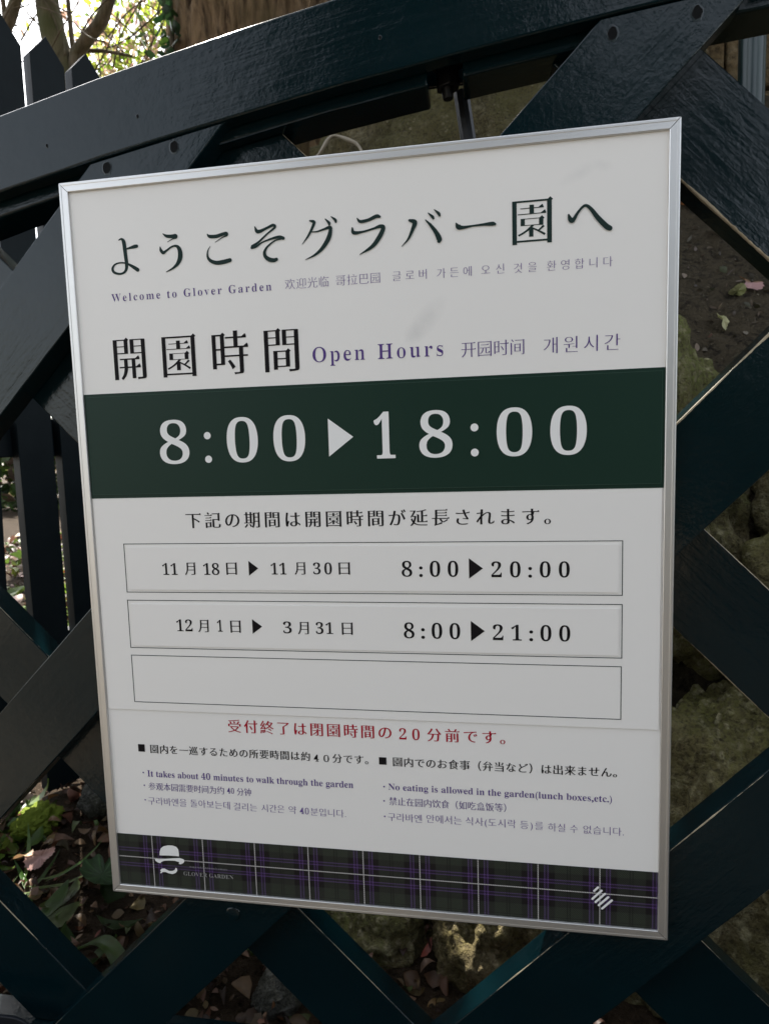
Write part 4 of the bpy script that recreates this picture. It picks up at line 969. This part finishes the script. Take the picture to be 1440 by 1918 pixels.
board = empty('notice_board', (0, 0, ZT - 0.776)); BO = Vector((0, 0, 0.776))
tag(board, 'white notice board in a thin silver frame giving opening hours, fixed to the lattice gate', 'notice board')
def bpart(name, me, mat, y=0.0, parent=None):
    """a part whose mesh is drawn from the board's top left corner"""
    if parent is None or parent is board: return link(name, me, mat, board, BO + Vector((0, y, 0)))
    return link(name, me, mat, parent, Vector((0, y - (parent.location.y), 0)))
YP = 0.0026                                      # the printed face sits this far behind the frame's front
panel = bpart('panel', bm_mesh('panel', box_bm(0.006, 0.594, 0, 0.009, -0.770, -0.006)), PANEL, YP)
bpart('backing', bm_mesh('backing', box_bm(0.003, 0.597, 0, 0.0025, -0.773, -0.003)), ALU, 0.0119)
FW = 0.0098                                       # frame: four mitred rails with a rounded face
def rail(p0, p1, q0, q1):
    """p outer edge, q inner edge, as (x,z); face with soft arrises and a small step"""
    prof = [(0.0, 0.0125), (0.0, 0.0011), (0.06, 0.0003), (0.12, 0.0), (0.30, 0.0), (0.36, 0.0002), (0.93, 0.0002), (0.98, 0.0006), (1.0, 0.0018), (1.0, 0.0060)]
    vs = []; n = len(prof)
    for a, b in ((p0, q0), (p1, q1)):
        for t, y in prof: vs.append((a[0] + (b[0] - a[0]) * t, y, a[1] + (b[1] - a[1]) * t))
    fs = [(i, i + 1, n + i + 1, n + i) for i in range(n - 1)] + [tuple(range(n))[::-1], tuple(range(n, 2 * n)), (0, n, 2 * n - 1, n - 1)]
    bm = bmesh.new(); V = [bm.verts.new(v) for v in vs]; [bm.faces.new([V[i] for i in f]) for f in fs]; bmesh.ops.recalc_face_normals(bm, faces=bm.faces)
    return bm_mesh('frame_rail', bm)
O = [(0, 0), (0.6, 0), (0.6, -0.776), (0, -0.776)]; I_ = [(FW, -FW), (0.6 - FW, -FW), (0.6 - FW, -0.776 + FW), (FW, -0.776 + FW)]
g = 0.00036
for k in range(4):
    a, b = O[k], O[(k + 1) % 4]; c, d = I_[k], I_[(k + 1) % 4]; ux, uz = (b[0] - a[0], b[1] - a[1]); L = math.hypot(ux, uz); ux, uz = ux / L * g, uz / L * g
    bpart('frame_rail', rail((a[0] + ux, a[1] + uz), (b[0] - ux, b[1] - uz), (c[0] + ux, c[1] + uz), (d[0] - ux, d[1] - uz)), ALU, 0.0)

def rect(x0, x1, z0, z1): return [(x0, z0), (x1, z0), (x1, z1), (x0, z1)]
def sheet(name, x0, x1, z0, z1, t, y, mat, parent=None):
    """thin sheet stuck on: its front is at depth y (smaller y = nearer the reader)"""
    return bpart(name, bm_mesh(name, box_bm(x0 / 1000, x1 / 1000, 0, t, z0 / 1000, z1 / 1000)), mat, y, parent)
STY = {  # group: (ink, ax, ay, serif)
 'heading': ('dark', .014, -.016, 1.0), 'open_title': ('black', .016, -.017, 1.0), 'welcome': ('purple', -.016, 0, 0), 'welcome_cn': ('violet', -.012, -.020, .7), 'welcome_kr': ('violet', -.010, -.020, 0),
 'open_en': ('purple', -.020, .003, 0), 'open_cn': ('purple', -.004, -.020, .8), 'open_kr': ('purple', -.006, -.021, 0), 'ext': ('black', .018, -.012, .9),
 'r1': ('black', -.011, .0, .9), 'r2': ('black', -.011, .0, .9), 'red': ('red', .017, -.010, .9), 'jl': ('black', .018, -.006, .8), 'jr': ('black', .018, -.006, .8),
 'el': ('purple', -.009, .003, 0), 'cl': ('purple', .004, -.014, .6), 'kl': ('violet', -.004, -.015, 0), 'er': ('purple', -.009, .003, 0), 'cr': ('purple', .004, -.014, .6), 'kr': ('violet', -.004, -.015, 0),
 'logo': ('grey', -.018, 0, 0), 'logo2': ('grey', -.02, 0, 0)}
CJKSTY = {'r1': (.014, -.014, .9), 'r2': (.014, -.014, .9)}
def lettering(group, parent, y, name='lettering', extra=()):
    col, ax, ay, se = STY[group]; P = []
    for gname, t, x0, x1, z, size, mode in SEGS:
        if gname != group: continue
        A = (ax, ay, se)
        if mode == 'c' and group in ('r1', 'r2'): A = CJKSTY[group]
        if mode == 'b' and group in ('red', 'jl', 'cl', 'kl'): A = (-.018, 0, 0) if group == 'red' else (-.026, 0, 0)
        P += run(t, x0, x1, z, size, mode, *A, sq=0.86 if group == 'open_title' else 1.0)
    return bpart(name, filled(P + list(extra)), INK[col], y, parent)
Y1 = YP - 0.00025                                 # ink straight on the panel
bpart('lettering', brush(KANA), INK['dark'], Y1)
for gname in ('heading', 'welcome', 'welcome_cn', 'welcome_kr', 'open_title', 'open_en', 'open_cn', 'open_kr', 'red', 'kl', 'kr'):
    ex = []
    if gname == 'kl': ex = [disc(47.1, -663.4, .9)]
    if gname == 'kr': ex = [disc(318.2, -665.0, .9)]
    lettering(gname, board, Y1, extra=ex)
lettering('el', board, Y1, extra=[disc(47.0, -631.4, .9)]); lettering('cl', board, Y1, extra=[disc(47.2, -646.3, .9)])
lettering('er', board, Y1, extra=[disc(318.5, -632.1, .9)]); lettering('cr', board, Y1, extra=[disc(318.1, -647.8, .9)])
lettering('jl', board, Y1, extra=[rect(43, 50.9, -607, -598.4)]); lettering('jr', board, Y1, extra=[rect(314, 321.8, -608, -600)])
# green band with a second sheet stuck over it
band = sheet('green_band', 9.9, 590.1, -324.4, -214.2, .0003, YP - .0004, GREEN)
over = sheet('hours_sheet', 12.4, 587.8, -320.4, -217.2, .0006, YP - .0011, GREEN, board)
EDGE = ink('sheet_edge', (0.045, 0.085, 0.068)); P = [rect(12.4, 587.8, -320.4, -217.2), rect(12.75, 587.45, -320.05, -217.55)]
bpart('sheet_edge', filled(P), EDGE, YP - .00125, over)
P = []
for ch, a, b, c, d in BIG: P += fit(ch, a, b, c, d, .004 if ch == '1' else -.017, -.001)
P += [disc(x, z, 3.75, 28) for x, z in ((145.6, -261.6), (145.6, -285.8), (417.4, -262.8), (417.4, -286.8))] + [[(273.4, -249.0), (298.5, -267.8), (273.4, -286.6)]]
bpart('lettering', filled(P), INK['white'], YP - .0013, over)
# white sheet of extended hours
ext = sheet('extended_hours_sheet', 11.5, 588.6, -558.4, -324.9, .0007, YP - .0010, PANEL)
Y2 = YP - .0010 - .0002
lettering('ext', ext, Y2)
def ring(x0, x1, z0, z1, t=.75): return [rect(x0, x1, z0, z1), rect(x0 + t, x1 - t, z0 + t, z1 - t)]
bpart('table_lines', filled(ring(43.3, 554.5, -426.6, -373.4) + ring(43.0, 554.5, -488.2, -434.8) + ring(43.0, 554.1, -549.5, -496.0)), INK['dark'], Y2, ext)
for z0, z1, gname, tri in ((-423.5, -377.2, 'r1', [[(183.2, -392.2), (193.5, -400.1), (183.2, -407.9)], [(410.1, -390), (423.6, -400.1), (410.1, -410.3)]]),
                           (-485.4, -439.2, 'r2', [[(183.9, -454.2), (194.7, -462), (183.9, -469.9)], [(411, -452.9), (424.5, -463.1), (411, -473.5)]])):
    st = sheet('hours_strip', 47.1, 551.2, z0, z1, .0005, YP - .0018, PANEL, board)
    lettering(gname, st, YP - .0020, extra=tri)
# tartan band: one colour per woven cell
def tartan():
    W0, PER = 51.6, 60.45; Z0, Z1, ZC = -767.2, -705.4, -732.6
    def kindx(x):
        u = (x - W0 + PER / 2) % PER - PER / 2; v = abs(u)
        if v < .52: return 'w'
        if 5.9 < v < 7.1 or 9.2 < v < 10.5: return 'p'
        if 7.1 <= v <= 9.2: return 'd'
        if v < 16.6: return 'k'
        if abs(v - 28.9) < .55: return 'l'
        return 'o'
    def kindz(z):
        u = z - ZC; v = abs(u)
        if v < .55: return 'w'
        if 6.9 < v < 8.0 or 10.2 < v < 11.4: return 'p'
        if 8.0 <= v <= 10.2: return 'd'
        if v < 18.5: return 'k'
        if abs(v - 30.2) < .4 or abs(v - 32.6) < .4: return 'l'
        return 'o'
    bx = sorted({9.85, 590.15} | {min(590.15, max(9.85, W0 + k * PER + s * e)) for k in range(-1, 10) for s in (1, -1) for e in (.52, 5.9, 7.1, 9.2, 10.5, 16.6, 28.35, 29.45)})
    bz = sorted({Z0, Z1} | {min(Z1, max(Z0, ZC + s * e)) for s in (1, -1) for e in (.55, 6.9, 8.0, 10.2, 11.4, 18.5, 29.8, 30.6, 32.2, 33.0)})
    COL = {'w': (.50, .48, .47), 'p': (.090, .050, .152), 'd': (.026, .012, .042), 'k': (.019, .017, .018), 'l': (.014, .015, .013), 'o': (.036, .043, .032)}
    vs = []; fs = []; cs = []
    for i in range(len(bx) - 1):
        for j in range(len(bz) - 1):
            if bx[i + 1] - bx[i] < 1e-4 or bz[j + 1] - bz[j] < 1e-4: continue
            a, b = kindx((bx[i] + bx[i + 1]) / 2), kindz((bz[j] + bz[j + 1]) / 2)
            ca, cb = np.array(COL[a]), np.array(COL[b])
            if a == 'w' and b == 'w': c = ca
            elif a == 'w' or b == 'w': c = (ca if a == 'w' else cb) * .92
            elif a == 'p' or b == 'p': c = .5 * (ca + cb) * (1.25 if a != b else 1.35)
            elif a == 'k' and b == 'k': c = ca * .75
            else: c = .5 * (ca + cb) if 'l' not in (a, b) else np.array(COL['l']) * 1.0 + .12 * (ca + cb)
            k = len(vs); vs += [(bx[i] / 1e3, 0, bz[j] / 1e3), (bx[i + 1] / 1e3, 0, bz[j] / 1e3), (bx[i + 1] / 1e3, 0, bz[j + 1] / 1e3), (bx[i] / 1e3, 0, bz[j + 1] / 1e3)]
            fs.append((k, k + 1, k + 2, k + 3)); cs += [c] * 4
    me = mesh('tartan_band', vs, fs); setcol(me, cs)
    a = N('tartan_print'); at = a.n('ShaderNodeAttribute', attribute_name='tint'); tc = a.n('ShaderNodeTexCoord'); mp = a.n('ShaderNodeMapping'); mp.inputs['Rotation'].default_value = (0, R(45), 0)
    a.l(tc.outputs['Object'], mp.inputs[0]); wv = a.n('ShaderNodeTexWave', bands_direction='X'); wv.inputs['Scale'].default_value = 190; a.l(mp.outputs[0], wv.inputs[0])
    c = a.mix(a.ramp(wv.outputs['Fac'], [(0.2, 0.55), (0.7, 1.0)]), (0, 0, 0), at.outputs['Color']); a.set(Base_Color=c, Roughness=.42, Specular_IOR_Level=.2); return me, a.m
tm, tmat = tartan(); tb = bpart('tartan_band', tm, tmat, YP - .0003)
bpart('emblem', filled([HAT_CROWN, HAT_BRIM, MOUSTACHE]), INK['white'], YP - .0006, tb)
ex = []
for (x0, z0), (x1, z1) in STRIPES:
    L = math.hypot(x1 - x0, z1 - z0); ux, uz = (x1 - x0) / L, (z1 - z0) / L; nx, nz = -uz * 1.1, ux * 1.1
    P = [(x1 + 1.1 * (ux * math.cos(t) - uz * math.sin(t)), z1 + 1.1 * (uz * math.cos(t) + ux * math.sin(t))) for t in [R(a) for a in range(-90, 91, 30)]]
    P += [(x0 - 1.1 * (ux * math.cos(t) - uz * math.sin(t)), z0 - 1.1 * (uz * math.cos(t) + ux * math.sin(t))) for t in [R(a) for a in range(-90, 91, 30)]]
    ex.append(P)
bpart('emblem', filled(ex), INK['white'], YP - .0006, tb)
lettering('logo', tb, YP - .0006); lettering('logo2', tb, YP - .0006)
bpy.data.objects.remove(_fo); bpy.data.curves.remove(_fc)
